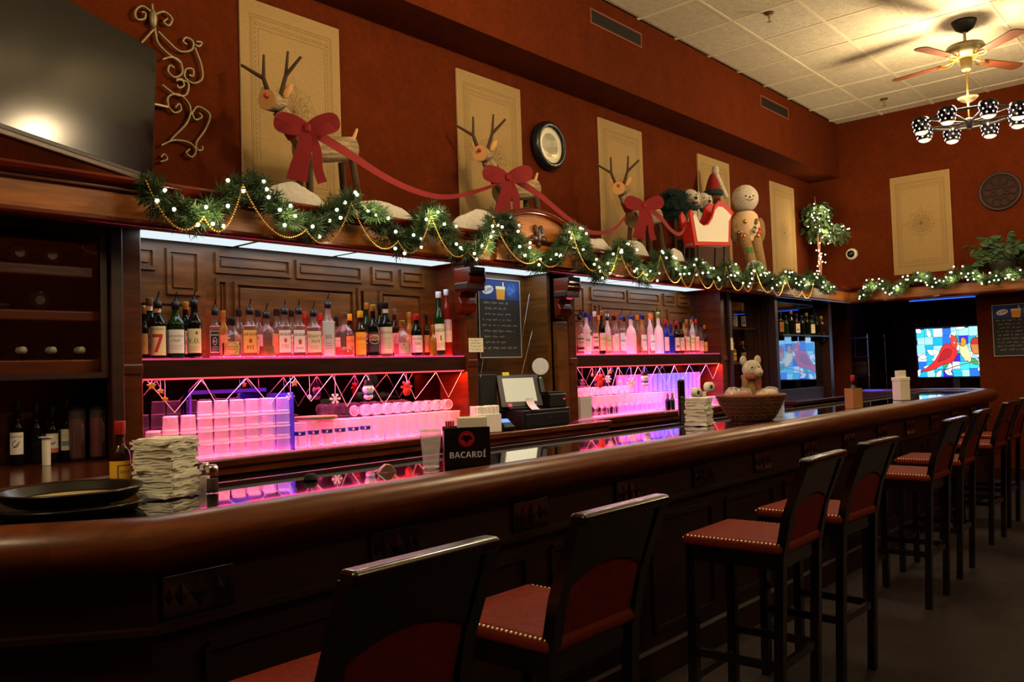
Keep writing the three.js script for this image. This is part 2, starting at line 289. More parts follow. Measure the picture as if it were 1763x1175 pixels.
// glazed display cabinet
function shelfCabinet(x0, x1, yb, shelves, name, label) {
  const t = thing(name, label, 'cabinet');
  part('back_panel', bb(x0, x1, yb, 2.172, -4.285, -4.26), mWoodDark, t);
  part('side_panel', bb(x0, x0 + .03, yb, 2.172, -4.26, -3.93), mWoodRed, t); part('side_panel', bb(x1 - .03, x1, yb, 2.172, -4.26, -3.93), mWoodRed, t);
  for (const [a, b] of shelves) part('shelf', rb(x1 - x0 - .062, b - a, .31, .008, (x0 + x1) / 2, (a + b) / 2, -4.1), mWoodRed, t);
  part('top_board', bb(x0 + .03, x1 - .03, 2.14, 2.172, -4.26, -3.93), mWoodRed, t);
  return t;
}
{
  const t = shelfCabinet(7.72, 8.42, CT + .002, [[1.40, 1.43], [1.76, 1.78]], 'display_cabinet', 'dark glass fronted cabinet of bottles beside the mirror');
  const d = part('door', [bb(7.72, 7.77, CT + .01, 2.165, -3.926, -3.9), bb(8.37, 8.42, CT + .01, 2.165, -3.926, -3.9), bb(7.77, 8.37, 2.1, 2.165, -3.926, -3.9), bb(7.77, 8.37, CT + .01, 1.1, -3.926, -3.9)], mWoodDark, t);
  part('pane', bb(7.77, 8.37, 1.1, 2.1, -3.916, -3.910), mPane, d); part('knob', sp(.012, 7.79, 1.5, -3.89, 10, 8), mBrass, d);
}
{
  const t = thing('mirror_bay', 'mirrored bar bay reflecting the glowing bird picture', 'mirror');
  part('mirror', bb(8.49, 9.84, 1.12, 2.12, -3.83, -3.81), mat(0x7c8698, .03, { metalness: 1 }), t);
  part('frame', [bb(8.425, 8.49, CT + .002, 2.172, -3.83, -3.74), bb(9.84, 9.93, CT + .002, 2.172, -3.83, -3.72), bb(8.49, 9.84, CT + .002, 1.12, -3.83, -3.78), bb(8.49, 9.84, 2.12, 2.172, -3.83, -3.76)], mWoodDark, t);
  part('back_box', bb(8.43, 9.93, 0, 2.172, -4.28, -3.84), mWoodDark, t);
  part('ledge', rb(1.52, .04, .3, .01, 9.17, CT - .02, -3.69), wood(0x4a2412, .15), t); part('base', bb(8.46, 9.9, 0, CT - .042, -3.838, -3.6), mWoodDark, t);
}
// open wine cabinet with glass doors
{
  const t = shelfCabinet(-.62, 1.735, 1.43, [[1.43, 1.52], [1.69, 1.738], [1.886, 1.939]], 'wine_cabinet', 'dark wine cabinet with lying bottles on three wooden shelves');
  part('post', rb(.06, 1.1, .05, .008, 1.7, 1.612, -3.905), mWoodDark, t); part('post', rb(.06, 1.1, .05, .008, .48, 1.612, -3.905), mWoodDark, t);
  for (const [a, b] of [[-.6, .445], [.515, 1.665]]) { const d = part('door', [bb(a, b, 2.08, 2.13, -3.92, -3.9), bb(a, b, 1.435, 1.46, -3.92, -3.9), bb(a, a + .03, 1.46, 2.08, -3.92, -3.9), bb(b - .03, b, 1.46, 2.08, -3.92, -3.9)], mWoodDark, t); part('pane', bb(a + .03, b - .03, 1.46, 2.08, -3.913, -3.908), mPane, d); }
  part('lower_back', bb(-.6, 1.73, 1.062, 1.43, -4.285, -4.26), mWoodRed, t);
}
// ================================================================ the bar
const BT = 1.055;
const barPath = [[10.2, -3.45], [10.2, -2.45], [10.14, -2.23], [10.0, -2.08], [9.8, -2.0], [9.55, -1.98], [.95, -1.98], [.62, -2.25], [.18, -2.68], [.12, -2.8], [.12, -3.22]];
const theBar = thing('bar_counter', 'long bar counter with black gloss top and rounded wooden arm rail', 'bar counter');
part('counter_top', sweep([[-.13, BT - .04], [-.13, BT], [-.485, BT], [-.485, BT - .04]].reverse(), barPath, .3), mBlackGloss, theBar);
part('arm_rail', sweep([[-.155, .96], [-.155, 1.056], [-.13, 1.066], [-.09, 1.071], [-.055, 1.069], [-.025, 1.057], [-.006, 1.035], [0, 1.008], [-.006, .98], [-.022, .957], [-.05, .942], [-.09, .936], [-.13, .94]].reverse(), barPath, .8), wood(0x703a14, .32), theBar);
part('service_trough', sweep([[-.485, BT - .06], [-.485, BT - .012], [-.655, BT - .012], [-.655, BT - .06]].reverse(), barPath, .3), mRubber, theBar);
part('service_lip', sweep([[-.655, BT - .07], [-.655, BT + .004], [-.675, BT + .004], [-.675, BT - .07]].reverse(), barPath, .3), mWoodDark, theBar);
const mBarFront = wood(0x2a1008, .45);
part('apron', sweep([[-.09, .8], [-.09, .94], [-.13, .94], [-.13, .8]].reverse(), barPath, .3), mBarFront, theBar);
part('apron_bead', sweep([[-.07, .785], [-.07, .8], [-.13, .805], [-.13, .78]].reverse(), barPath, .6), mBarFront, theBar);
part('front_panel', sweep([[-.12, .0], [-.12, .8], [-.16, .8], [-.16, 0]].reverse(), barPath, .3), mBarFront, theBar);
part('plinth', sweep([[-.1, 0], [-.1, .13], [-.12, .14], [-.12, 0]].reverse(), barPath, .3), mBarFront, theBar);
part('body', sweep([[-.165, 0], [-.165, BT - .045], [-.62, BT - .075], [-.62, 0]].reverse(), barPath, .3), mBarFront, theBar);
{
  const rect = (w, h) => [bx(w, .025, .016, 0, h / 2, 0), bx(w, .025, .016, 0, -h / 2, 0), bx(.025, h, .0158, -w / 2, 0, 0), bx(.025, h, .0158, w / 2, 0, 0)];
  for (let i = 0; i < 12; i++) part('panel_moulding', rect(.56, .5).map(g => g.translate(1.42 + i * .72, .46, -2.094)), mBarFront, theBar);
  for (let i = 0; i < 13; i++) {
    const x = 1.1 + i * .66; const g = [rb(.2, .11, .02, .006, x, .868, -2.066)];
    for (const [dx, s] of [[0, 1], [-.05, .7], [.05, .7], [-.082, .45], [.082, .45]]) g.push(new THREE.OctahedronGeometry(1).scale(.026 * s, .044 * s, .007).translate(x + dx, .868, -2.054));
    part('carved_block', g, mLacquer, theBar);
  }
  const cv = []; for (let k = 0; k < 7; k++) { const t = k / 6, x = .685 - .42 * t, z = -2.33 - .41 * t; cv.push(el(.03, .018, .012, 0, 0, 0, 10, 8).rotateZ(.7 * (k % 2 ? 1 : -1)).rotateY(-PI / 4).translate(x, .87, z)); }
  part('carved_leaves', cv, mLacquer, theBar);
}

// ================================================================ ceiling fan with chandelier, and its twins outside the frame that light the room
const mBulb = glowMat(new THREE.Color().setRGB(1, .93, .8), 7), mStar = glowMat(new THREE.Color().setRGB(.85, .88, 1), 4.5), mShade = mat(0x242020, .2, { metalness: .85, side: THREE.DoubleSide });
function fanLight(x, z, label1, label2, lit = true, k = 1) {
  const t = thing('ceiling_fan', label1, 'fan', [x, CEIL - .001, z]);
  part('canopy', lathe([[0, 0], [.105, 0], [.1, -.02], [.075, -.07], [.03, -.1], [0, -.1]], 24), mBlack, t);
  part('rod', cy(.014, .014, .12, 12, 0, -.155, 0), mIron, t);
  part('motor', lathe([[0, -.2], [.07, -.2], [.15, -.225], [.165, -.255], [.165, -.29], [.14, -.325], [.09, -.34], [0, -.34]], 32), mat(0x6e6442, .4, { metalness: .5 }), t);
  part('switch_housing', lathe([[0, -.33], [.05, -.335], [.045, -.44], [.03, -.455], [0, -.455]], 20), mat(0x786c46, .4, { metalness: .5 }), t);
  for (const a of [-160, -80, 28, 130]) {
    const g = new THREE.Group(); g.name = 'blade'; g.rotation.y = -a * PI / 180; t.add(g);
    const b = new THREE.Shape(); b.moveTo(.2, -.045); b.lineTo(.62, -.068); b.quadraticCurveTo(.67, -.06, .675, 0); b.quadraticCurveTo(.67, .06, .62, .068); b.lineTo(.2, .045); b.closePath();
    const bm = part('paddle', new THREE.ExtrudeGeometry(b, { depth: .008, bevelEnabled: false }).rotateX(-PI / 2).rotateX(-.12).translate(0, -.355, 0), wood(0x6a3a24, .4, 3), g);
    part('blade_iron', [tube([[.1, -.335, 0], [.15, -.36, .03], [.2, -.365, .035], [.25, -.358, .02]], .008, 12, 6), tube([[.1, -.335, 0], [.15, -.36, -.03], [.2, -.365, -.035], [.25, -.358, -.02]], .008, 12, 6)], mBrass, g);
  }
  const c = thing('chandelier', label2, 'chandelier', [x, CEIL - .99, z]);
  part('drop_rod', cy(.008, .008, .53, 10, 0, .265 + .0, 0), mBrass, c);
  const bowl = part('bowl', lathe([[.0, .245], [.03, .248], [.06, .262], [.085, .288], [.088, .292], [.082, .29], [.058, .268], [.03, .256], [0, .253]], 28), mat(0xe4d6a8, .4), c);
  part('bowl_lamp', new THREE.TorusGeometry(.032, .009, 8, 24).rotateX(PI / 2).translate(0, .274, 0), mBulb, bowl);
  for (const k of [0, 1, 2]) { const l = new THREE.PointLight(WARM, UP * k / 3); l.position.set(.032 * Math.cos(k * 2.1), .288, .032 * Math.sin(k * 2.1)); l.shadow.radius = 6; l.castShadow = true; c.add(l); }
  part('hub', lathe([[0, .1], [.03, .1], [.05, .08], [.04, .04], [.02, .01], [0, 0]], 18), mBlack, c);
  part('wheel_rim', new THREE.TorusGeometry(.36, .013, 8, 48).rotateX(PI / 2).translate(0, .1, 0), mBlack, c);
  const holes = []; for (let i = 0; i < 3; i++) for (let k = 0; k < 8; k++) { const yy = .022 + i * .035, rr = .058 + yy * .16 + .003, a = (k + (i % 2) / 2) / 8 * 2 * PI; for (const q of [0, PI / 2]) holes.push(bx(.017, .0026, .002).rotateZ(q + PI / 4 * (k % 2)).translate(0, 0, rr).rotateY(a).translate(0, yy, 0)); }
  const holeG = M(holes), shadeG = lathe([[.052, .0], [.06, .012], [.068, .05], [.075, .09], [.07, .12], [.055, .135]], 24), bulbG = el(.05, .024, .05, 0, .002, 0), rimG = new THREE.TorusGeometry(.053, .005, 6, 24).rotateX(PI / 2);
  for (let k = 0; k < 8; k++) {
    const a = k / 8 * 2 * PI + .2, cx = Math.cos(a) * .41, cz = Math.sin(a) * .41;
    part('arm', [bar([0, .06, 0], [cx * .9, .1, cz * .9], .009), bar([cx * .86, .1, cz * .86], [cx, .125, cz], .008)], mBlack, c);
    const s = shared('shade', shadeG, mShade, c, cx, 0, cz); shared('rim', rimG, mBrass, s); shared('star_cutouts', holeG, lit ? mStar : mShade, s);
    const b = shared('bulb', bulbG, lit ? mBulb : mWhite, s);
    if (!lit) continue;
    const l = new THREE.PointLight(WARM, LAMP); l.position.set(cx, -.004, cz); l.shadow.radius = 1.4; l.castShadow = true; c.add(l);
  }
}
fanLight(8.446, -1.84, 'ceiling fan with four brown paddles and brass irons', 'chandelier of eight dark pierced shades glowing with star cut-outs');
fanLight(3.75, -1.84, 'second ceiling fan over the middle of the bar stools', 'second chandelier hanging over the middle of the bar stools');
fanLight(-.95, -1.84, 'third ceiling fan over the curved end of the bar', 'third chandelier hanging over the curved end of the bar', true, .35);
fanLight(8.446, 1.9, 'ceiling fan over the dining side near the end wall', 'unlit chandelier over the dining side near the end wall', false, .3);  // added out of view: shades dark, bowl lamp brightens the ceiling
fanLight(3.75, 1.9, 'ceiling fan over the dining side of the room', 'unlit chandelier over the dining side of the room', false, .3);  // likewise an unseen addition for the light on the ceiling

// ================================================================ soffit vents, sprinklers, dome camera
for (const [x0, x1, lb] of [[5.53, 6.29, 'brown air grille high on the soffit above the round clock'], [8.66, 9.39, 'brown air grille high on the soffit near the end wall']]) {
  const t = thing('air_vent', lb, 'vent', [(x0 + x1) / 2, 4.265, -3.908]), w = x1 - x0;
  part('frame', [bx(w, .014, .016, 0, .058, 0), bx(w, .014, .016, 0, -.058, 0), bx(.014, .102, .016, -w / 2 + .007, 0, 0), bx(.014, .102, .016, w / 2 - .007, 0, 0)], mat(0x7a3a22, .6), t);
  part('dark_back', bx(w - .028, .102, .003, 0, 0, 0), mat(0x16100d, .9), t);
  for (let k = 0; k < 5; k++) part('louvre', bx(w - .028, .003, .014).rotateX(.6).translate(0, -.04 + k * .02, .006), mat(0x2a1c16, .7), t);
}
for (const [x, z, lb] of [[6.97, -3.03, 'brass ceiling sprinkler above the middle of the bar'], [10.25, -3.11, 'ceiling sprinkler close to the end wall']]) {
  const t = thing('sprinkler', lb, 'sprinkler', [x, CEIL - .001, z]);
  part('escutcheon', lathe([[0, 0], [.045, 0], [.035, -.012], [.012, -.016], [0, -.016]], 20), mat(0x7a5a3a, .4, { metalness: .7 }), t);
  part('body', cy(.012, .01, .03, 10, 0, -.03, 0), mIron, t); part('frame_arms', [bar([.01, -.04, 0], [0, -.075, 0], .004), bar([-.01, -.04, 0], [0, -.075, 0], .004)], mIron, t); part('deflector', cy(.02, .02, .003, 14, 0, -.078, 0), mIron, t);
}
{
  const t = thing('dome_camera', 'small white dome camera on the terracotta end wall', 'camera', [WX, 2.762, -3.794]);
  part('ring', lathe([[.045, .0], [.075, .0], [.072, .02], [.055, .045], [.048, .045]], 28).rotateZ(PI / 2), mWhite, t);
  part('dome', new THREE.SphereGeometry(.049, 20, 12, 0, 2 * PI, 0, PI / 2).rotateZ(PI / 2).translate(-.03, 0, 0), mat(0x0d1a10, .06), t);
}
// ================================================================ wall panels
const panelTex = canvas(512, 896, (c, w, h) => {
  c.fillStyle = '#d6bd84'; c.fillRect(0, 0, w, h); const r = rng(77);
  for (let i = 0; i < 5000; i++) { c.fillStyle = `rgba(${120 + r() * 90 | 0},${95 + r() * 80 | 0},${50 + r() * 50 | 0},.06)`; const s = 2 + r() * 14; c.fillRect(r() * w, r() * h, s, s * .6); }
  c.strokeStyle = 'rgba(112,92,58,.55)'; c.lineWidth = 3;
  for (const m of [44, 52, 84]) c.strokeRect(m, m * 1.4, w - 2 * m, h - 2.8 * m);
  c.lineWidth = 2;
  for (let i = 0; i < 34; i++) for (const s of [0, 1]) { const y = 90 + i * 21, x = s ? w - 68 : 68; c.beginPath(); c.arc(x, y, 7, 0, 5); c.stroke(); c.beginPath(); c.arc(x, y + 10, 4, 0, 4); c.stroke(); }
  for (let i = 0; i < 18; i++) for (const y of [98, h - 98]) { const x = 78 + i * 21; c.beginPath(); c.arc(x, y, 7, 1, 6); c.stroke(); c.beginPath(); c.arc(x + 10, y, 4, 0, 4); c.stroke(); }
  c.translate(w / 2, h / 2); c.strokeStyle = 'rgba(104,84,52,.5)';
  for (let k = 0; k < 16; k++) { c.save(); c.rotate(k * PI / 8); const L = k % 4 === 0 ? 165 : k % 2 ? 108 : 128; c.beginPath(); c.moveTo(0, 0); c.quadraticCurveTo(30, -L * .5, 0, -L); c.quadraticCurveTo(-30, -L * .5, 0, 0); c.stroke(); c.beginPath(); c.arc(16, -L * .62, 12, 0, 5); c.stroke(); c.beginPath(); c.arc(-14, -L * .42, 9, 1, 6); c.stroke(); c.restore(); }
  for (const q of [22, 46, 74, 112]) { c.beginPath(); c.arc(0, 0, q, 0, 7); c.stroke(); }
});
const mPanelFace = mat(0xb9ad9e, .9, { map: panelTex });
function wallPanel(x, y0, y1, z, w, label, turn = 0) {
  const t = thing('wall_panel', label, 'wall panel', [x, (y0 + y1) / 2, z], turn, 'beige patterned wall panels');
  part('board', bx(w, y1 - y0, .014, 0, 0, .008), mat(0xc9b07c, .9), t);
  const f = part('printed_face', new THREE.PlaneGeometry(w - .004, y1 - y0 - .004).translate(0, 0, .0157), mPanelFace, t);
}
wallPanel(2.95, 2.41, 3.62, -4.3, .70, 'beige patterned wall panel behind the reindeer nearest the television');
wallPanel(4.715, 2.41, 3.64, -4.3, .71, 'beige patterned wall panel beside the round clock, behind a reindeer');
wallPanel(6.49, 2.41, 3.645, -4.3, .705, 'beige patterned wall panel behind the reindeer next to the sleigh');
wallPanel(8.27, 2.41, 3.63, -4.3, .70, 'beige patterned wall panel mostly hidden behind the plush toys');
wallPanel(10.025, 2.41, 3.605, -4.3, .69, 'beige patterned wall panel beside the lit indoor tree');
wallPanel(WX, 2.44, 3.64, -2.955, .67, 'beige patterned wall panel with round medallion on the end wall', -PI / 2);
{ // clock
  const t = thing('wall_clock', 'round wall clock with thick black rim and plain white face', 'clock', [5.385, 3.245, -4.298]);
  part('rim', lathe([[.145, .0], [.196, .0], [.2, .02], [.196, .06], [.18, .078], [.16, .08], [.148, .07]], 48).rotateX(PI / 2), mSatin, t);
  part('face', cy(.152, .152, .008, 48, 0, 0, 0).rotateX(PI / 2).translate(0, 0, .045), mat(0xe6e0cc, .6), t);
  part('inner_dial', cy(.1, .1, .004, 48, 0, 0, 0).rotateX(PI / 2).translate(0, 0, .05), mat(0x9c9a80, .6), t);
  part('glass', cy(.15, .15, .003, 40, 0, 0, 0).rotateX(PI / 2).translate(0, 0, .066), mPane, t);
}
{ // wrought scrolls
  const t = thing('iron_wall_scroll', 'scrolled wrought iron wall ornament half hidden by the television', 'wall ornament', [0, 0, 0]);
  const curves = [[[2.074,3.358],[2.027,3.375],[1.99,3.338],[1.995,3.298],[2.036,3.31],[2.042,3.343],[2.021,3.342]],[[2.101,3.356],[2.144,3.38],[2.188,3.355],[2.165,3.311],[2.141,3.325],[2.16,3.347]],[[2.11,3.263],[2.163,3.225],[2.229,3.189],[2.297,3.218],[2.304,3.263],[2.264,3.274],[2.247,3.248],[2.269,3.237]],[[2.315,3.233],[2.353,3.134],[2.352,3.067],[2.299,3.032],[2.254,3.054],[2.261,3.099],[2.301,3.109],[2.3,3.071],[2.277,3.071]],[[2.094,3.258],[2.109,3.199],[2.173,3.152],[2.228,3.134],[2.238,3.072],[2.193,3.039],[2.16,3.063],[2.172,3.098],[2.194,3.088]],[[2.129,3.119],[2.184,3.144],[2.233,3.125]],[[2.204,3.031],[2.271,3.026],[2.258,2.958],[2.202,2.945],[2.126,2.981]],[[2.209,3.0],[2.219,2.987],[2.248,3.009],[2.232,3.038],[2.203,3.02]],[[2.157,2.871],[2.158,2.924],[2.224,2.95],[2.28,2.897],[2.267,2.819],[2.165,2.692]],[[2.157,2.871],[2.189,2.846],[2.228,2.87],[2.218,2.9],[2.195,2.874]],[[2.284,2.855],[2.325,2.907],[2.395,2.878],[2.37,2.796],[2.31,2.697],[2.321,2.666],[2.35,2.677],[2.344,2.692]],[[2.29,2.867],[2.307,2.832],[2.348,2.857],[2.331,2.876]],[[2.115,2.656],[2.187,2.696],[2.276,2.696],[2.309,2.664],[2.286,2.622],[2.252,2.638],[2.275,2.664]],[[2.108,2.566],[2.146,2.588],[2.131,2.611],[2.111,2.592]],[[2.321,3.268],[2.356,3.272],[2.338,3.245],[2.315,3.25]],[[2.08,3.402],[2.084,3.33],[2.094,3.258]],[[2.083,3.266],[2.045,3.213],[2.003,3.159]]];
  for (const c of curves) part('scroll', tube(c.map(([x, y]) => [x, y, -4.275]), .0065, c.length * 6, 6), mIron, t);
  part('collar', [el(.02, .05, .02, 2.083, 3.323, -4.272)], mIron, t); part('wall_fixing', bb(2.05, 2.15, 2.86, 2.87, -4.3, -4.26), mIron, t);
}
{ // television, swung out on its arm
  const d = [.876, -.482], R = [1.955, -4.0], W = 1.12, t = thing('television', 'large dark flat television swung out above the canopy', 'television', [R[0] - d[0] * W / 2, 2.715, R[1] - d[1] * W / 2], Math.atan2(-d[1], d[0]));
  t.rotation.order = 'YXZ'; t.rotation.x = .06;
  part('casing', rb(W, .65, .05, .012, 0, 0, -.027), mat(0x0d0d0f, .35), t);
  part('screen', bx(W - .03, .61, .002, 0, .008, -.001), mat(0x08080a, .13), t);
  part('bottom_bezel', rb(W - .02, .03, .03, .008, 0, -.33, .0), mat(0x4a2c1a, .3), t);
  part('mount_arm', [bx(.2, .25, .04, -.05, 0, -.07), bar([-.05, 0, -.08], [.2, 0, -.6], .025)], mBlack, t);
}
{ // dark medallion on the end wall
  const t = thing('wall_medallion', 'round dark pierced medallion on the end wall above the fern', 'medallion', [WX, 3.285, -2.10], -PI / 2);
  part('ring', new THREE.TorusGeometry(.205, .018, 8, 40).translate(0, 0, .018), mat(0x2c1812, .6), t);
  part('plate', cy(.2, .2, .008, 40).rotateX(PI / 2).translate(0, 0, .006), mat(0x34180c, .9), t);
  const g = []; for (let k = 0; k < 10; k++) { const a = k * PI / 5; g.push(new THREE.TorusGeometry(.045, .007, 6, 18).translate(Math.cos(a) * .13, Math.sin(a) * .13, .018)); g.push(new THREE.TorusGeometry(.025, .006, 6, 14).translate(Math.cos(a + .3) * .07, Math.sin(a + .3) * .07, .018)); }
  part('tracery', g, mat(0x241009, .8), t);
}
// ================================================================ chalkboards
function chalkTex(seed) {
  return canvas(384, 640, (c, w, h) => {
    c.fillStyle = '#1a1716'; c.fillRect(0, 0, w, h); const r = rng(seed);
    for (let i = 0; i < 300; i++) { c.fillStyle = `rgba(150,150,140,${r() * .05})`; c.fillRect(r() * w, r() * h, 20 + r() * 80, 6 + r() * 20); }
    const g = c.createLinearGradient(0, 0, w, 0); c.fillStyle = '#16347c'; c.fillRect(0, 0, w, 165);
    for (let i = 0; i < 90; i++) { const x = 300 + (r() - .5) * 110, y = 85 + (r() - .5) * 110, d = Math.hypot(x - 300, y - 85); c.fillStyle = `rgba(120,180,255,${.16 * Math.max(0, 1 - d / 70)})`; c.beginPath(); c.arc(x, y, 14, 0, 7); c.fill(); }
    c.save(); c.translate(85, 90); c.rotate(-.35); c.fillStyle = '#e9e6dc'; c.beginPath(); c.ellipse(0, 0, 52, 34, 0, 0, 7); c.fill(); c.strokeStyle = '#b08030'; c.lineWidth = 4; c.stroke(); c.fillStyle = '#1a2a66'; c.font = 'italic bold 40px serif'; c.textAlign = 'center'; c.fillText('Lite', 0, 13); c.restore();
    c.fillStyle = '#e8a020'; c.beginPath(); c.moveTo(160, 75); c.lineTo(245, 75); c.lineTo(238, 165); c.lineTo(166, 165); c.fill(); c.fillStyle = '#f4e6b8'; c.fillRect(158, 55, 88, 24); c.fillStyle = '#f0d890'; c.fillRect(222, 20, 12, 50);
    c.strokeStyle = 'rgba(205,200,180,.75)'; c.fillStyle = 'rgba(205,200,180,.8)'; c.lineWidth = 2.5;
    for (let row = 0; row < 9; row++) { let x = 26 + r() * 30, y = 205 + row * 46; const end = w - 40 - r() * 120; while (x < end) { const wl = 16 + r() * 46; c.beginPath(); c.moveTo(x, y); for (let q = 0; q < wl; q += 6) c.lineTo(x + q, y - (q % 12 ? 13 : 0) - r() * 7); c.stroke(); x += wl + 14; } }
  });
}
function chalkboard(x, y0, y1, z, w, turn, label, seed) {
  const t = thing('chalkboard', label, 'chalkboard', [x, (y0 + y1) / 2, z], turn), h = y1 - y0;
  part('board', bx(w, h, .01, 0, 0, .006), mBlack, t);
  part('writing_face', new THREE.PlaneGeometry(w - .01, h - .01).translate(0, 0, .0117), mat(0xffffff, .7, { map: chalkTex(seed) }), t);
  part('frame', [bx(w, .008, .014, 0, h / 2 - .004, .008), bx(w, .008, .014, 0, -h / 2 + .004, .008), bx(.008, h - .016, .014, -w / 2 + .004, 0, .008), bx(.008, h - .016, .014, w / 2 - .004, 0, .008)], mat(0x9a948c, .4), t);
}
chalkboard(4.405, 1.503, 2.06, -3.985, .44, 0, 'chalkboard menu with blue beer header hanging above the register', 31);
chalkboard(WX - .001, 1.40, 1.99, -2.02, .46, -PI / 2, 'chalkboard menu with blue beer header on the end wall', 32);
{ // handwritten notes
  const noteTex = canvas(160, 176, (c, w, h) => { c.fillStyle = '#e6dcc0'; c.fillRect(0, 0, w, h); c.strokeStyle = '#4a4038'; c.lineWidth = 3; const r = rng(8); for (let k = 0; k < 4; k++) { let x = 14; const y = 36 + k * 38; c.beginPath(); c.moveTo(x, y); while (x < w - 24) { x += 7; c.lineTo(x, y - (r() < .5 ? 12 : 0) - r() * 6); } c.stroke(); } });
  const t = thing('paper_note', 'handwritten cream paper note stuck on the post beside the chalkboard', 'note', [4.105, 1.59, -3.9305]);
  part('sheet', rb(.14, .095, .002, .0009), mCream, t); part('writing', new THREE.PlaneGeometry(.138, .093).translate(0, 0, .0013), mat(0xffffff, .9, { map: noteTex }), t);
  const t2 = thing('paper_note', 'small cream paper note on the glass cabinet door frame', 'note', [7.745, 1.61, -3.8985]);
  part('sheet', rb(.05, .12, .002, .0009), mCream, t2); part('writing', new THREE.PlaneGeometry(.048, .118).translate(0, 0, .0013), mat(0xffffff, .9, { map: noteTex }), t2);
}
// ================================================================ screens in the room beyond
const birdTex = canvas(1024, 576, (c, w, h) => {
  const r = rng(41), cols = ['#18b8e8', '#18a8e8', '#35d5f0', '#1a6ee0', '#9fe8f8', '#2a22c8', '#dff6fc', '#28c8ec', '#8fe8f4'];
  for (let i = 0; i < 9; i++) for (let j = 0; j < 6; j++) { c.fillStyle = cols[Math.floor(r() * cols.length)]; const x = i * 116 - 10 + r() * 26, y = j * 98 - 8 + r() * 20; c.fillRect(x, y, 150, 130); c.strokeStyle = '#0a3050'; c.lineWidth = 4; c.strokeRect(x, y, 150, 130); }
  const blob = (q, f) => { const n = q.length / 2, P = i => [q[2 * (i % n)], q[2 * (i % n) + 1]], mid = i => { const a = P(i), b = P(i + 1); return [(a[0] + b[0]) / 2, (a[1] + b[1]) / 2]; }; c.beginPath(); c.moveTo(...mid(0)); for (let i = 1; i <= n; i++) c.quadraticCurveTo(...P(i), ...mid(i)); c.closePath(); c.fillStyle = f; c.fill(); c.strokeStyle = '#101820'; c.lineWidth = 5; c.stroke(); };
  for (let i = 0; i < 30; i++) { const x = r() * w, y = r() * h, a = r() * 6; c.save(); c.translate(x, y); c.rotate(a); blob([-70, 0, 0, -46, 75, -4, 0, 40, -70, 0], r() < .5 ? '#f2fbff' : r() < .6 ? '#cdf2fa' : '#3a9c5c'); c.restore(); }
  c.save(); c.scale(.84, 1);
  c.strokeStyle = '#7a5c40'; c.lineWidth = 12; c.beginPath(); c.moveTo(380, 520); c.quadraticCurveTo(600, 440, 1000, 400); c.stroke();
  blob([860, 150, 940, 120, 1020, 140, 1024, 260, 1000, 320, 900, 330, 850, 250], '#a83020'); c.strokeStyle = '#e8c060'; c.lineWidth = 5; for (let i = 0; i < 9; i++) { c.beginPath(); c.moveTo(870 + i * 16, 210); c.lineTo(900 + i * 12, 315); c.stroke(); }
  blob([30, 520, 200, 440, 330, 350, 420, 190, 560, 190, 640, 230, 650, 320, 560, 420, 400, 430, 260, 500, 30, 520], '#d02a2a');
  blob([560, 80, 640, 110, 660, 190, 640, 250, 580, 240, 540, 180, 560, 80], '#e03a34'); blob([330, 400, 440, 240, 580, 260, 520, 360, 330, 400], '#a81c22');
  blob([640, 175, 690, 180, 672, 205, 650, 210, 640, 175], '#f0b030'); c.fillStyle = '#fff'; c.beginPath(); c.arc(606, 180, 9, 0, 7); c.fill();
  blob([690, 210, 780, 170, 850, 300, 860, 420, 800, 400, 690, 330, 690, 210], '#f6dca0'); blob([700, 220, 720, 110, 790, 140, 800, 190, 760, 230, 700, 220], '#c8902c'); blob([715, 175, 680, 185, 665, 195, 690, 205, 715, 175], '#f0b030'); c.restore();
});
{
  const t = thing('wall_screen', 'glowing television showing two stained glass cardinals in the room beyond the opening', 'television', [11.5, 1.475, -2.80], -PI / 2);
  part('casing', rb(.91, .66, .05, .01, 0, 0, -.03), mBlack, t);
  part('screen', new THREE.PlaneGeometry(.88, .61).translate(0, 0, -.003), new THREE.MeshStandardMaterial({ color: 0x050505, roughness: .3, emissive: 0xffffff, emissiveMap: birdTex, emissiveIntensity: 1.5 }), t);
  part('stand', [bx(.08, 1.16, .06, 0, -.9, -.04), rb(.6, .02, .4, .008, 0, -1.465, -.04)], mBlack, t);
  const l = new THREE.RectAreaLight(new THREE.Color().setRGB(.25, .5, .9), .9, .86, .6); l.position.set(0, 0, .004); l.rotation.y = PI; t.add(l);
}
{ // blue light strip at the head of the opening and blue lights of the far room
  const t = thing('blue_light_strip', 'bright blue light strip under the end wall canopy', 'light strip', [10.87, 2.103, -2.76]);
  part('tube', bx(.012, .012, .72), glowMat(new THREE.Color().setRGB(.03, .12, 1), 1.6), t); part('channel', bx(.02, .006, .74, .0, .009, 0), mBlack, t);
  const l = new THREE.RectAreaLight(new THREE.Color().setRGB(.05, .12, 1), 3, .03, .7); l.position.set(0, -.008, 0); l.rotation.x = -PI / 2; t.add(l);
  const t2 = thing('blue_wall_lamp', 'blue glowing lamp high inside the dark room beyond the opening', 'lamp', [11.35, 2.5, -3.95]);
  part('housing', rb(.3, .06, .1, .01, 0, .03, 0), mBlack, t2); part('lens', bx(.26, .004, .07, 0, -.002, 0), glowMat(new THREE.Color().setRGB(.03, .1, 1), 1.5), t2);
  const l2 = new THREE.RectAreaLight(new THREE.Color().setRGB(.04, .1, 1), 420, .26, .07); l2.position.set(0, -.006, 0); l2.rotation.x = -PI / 2; t2.add(l2);
}
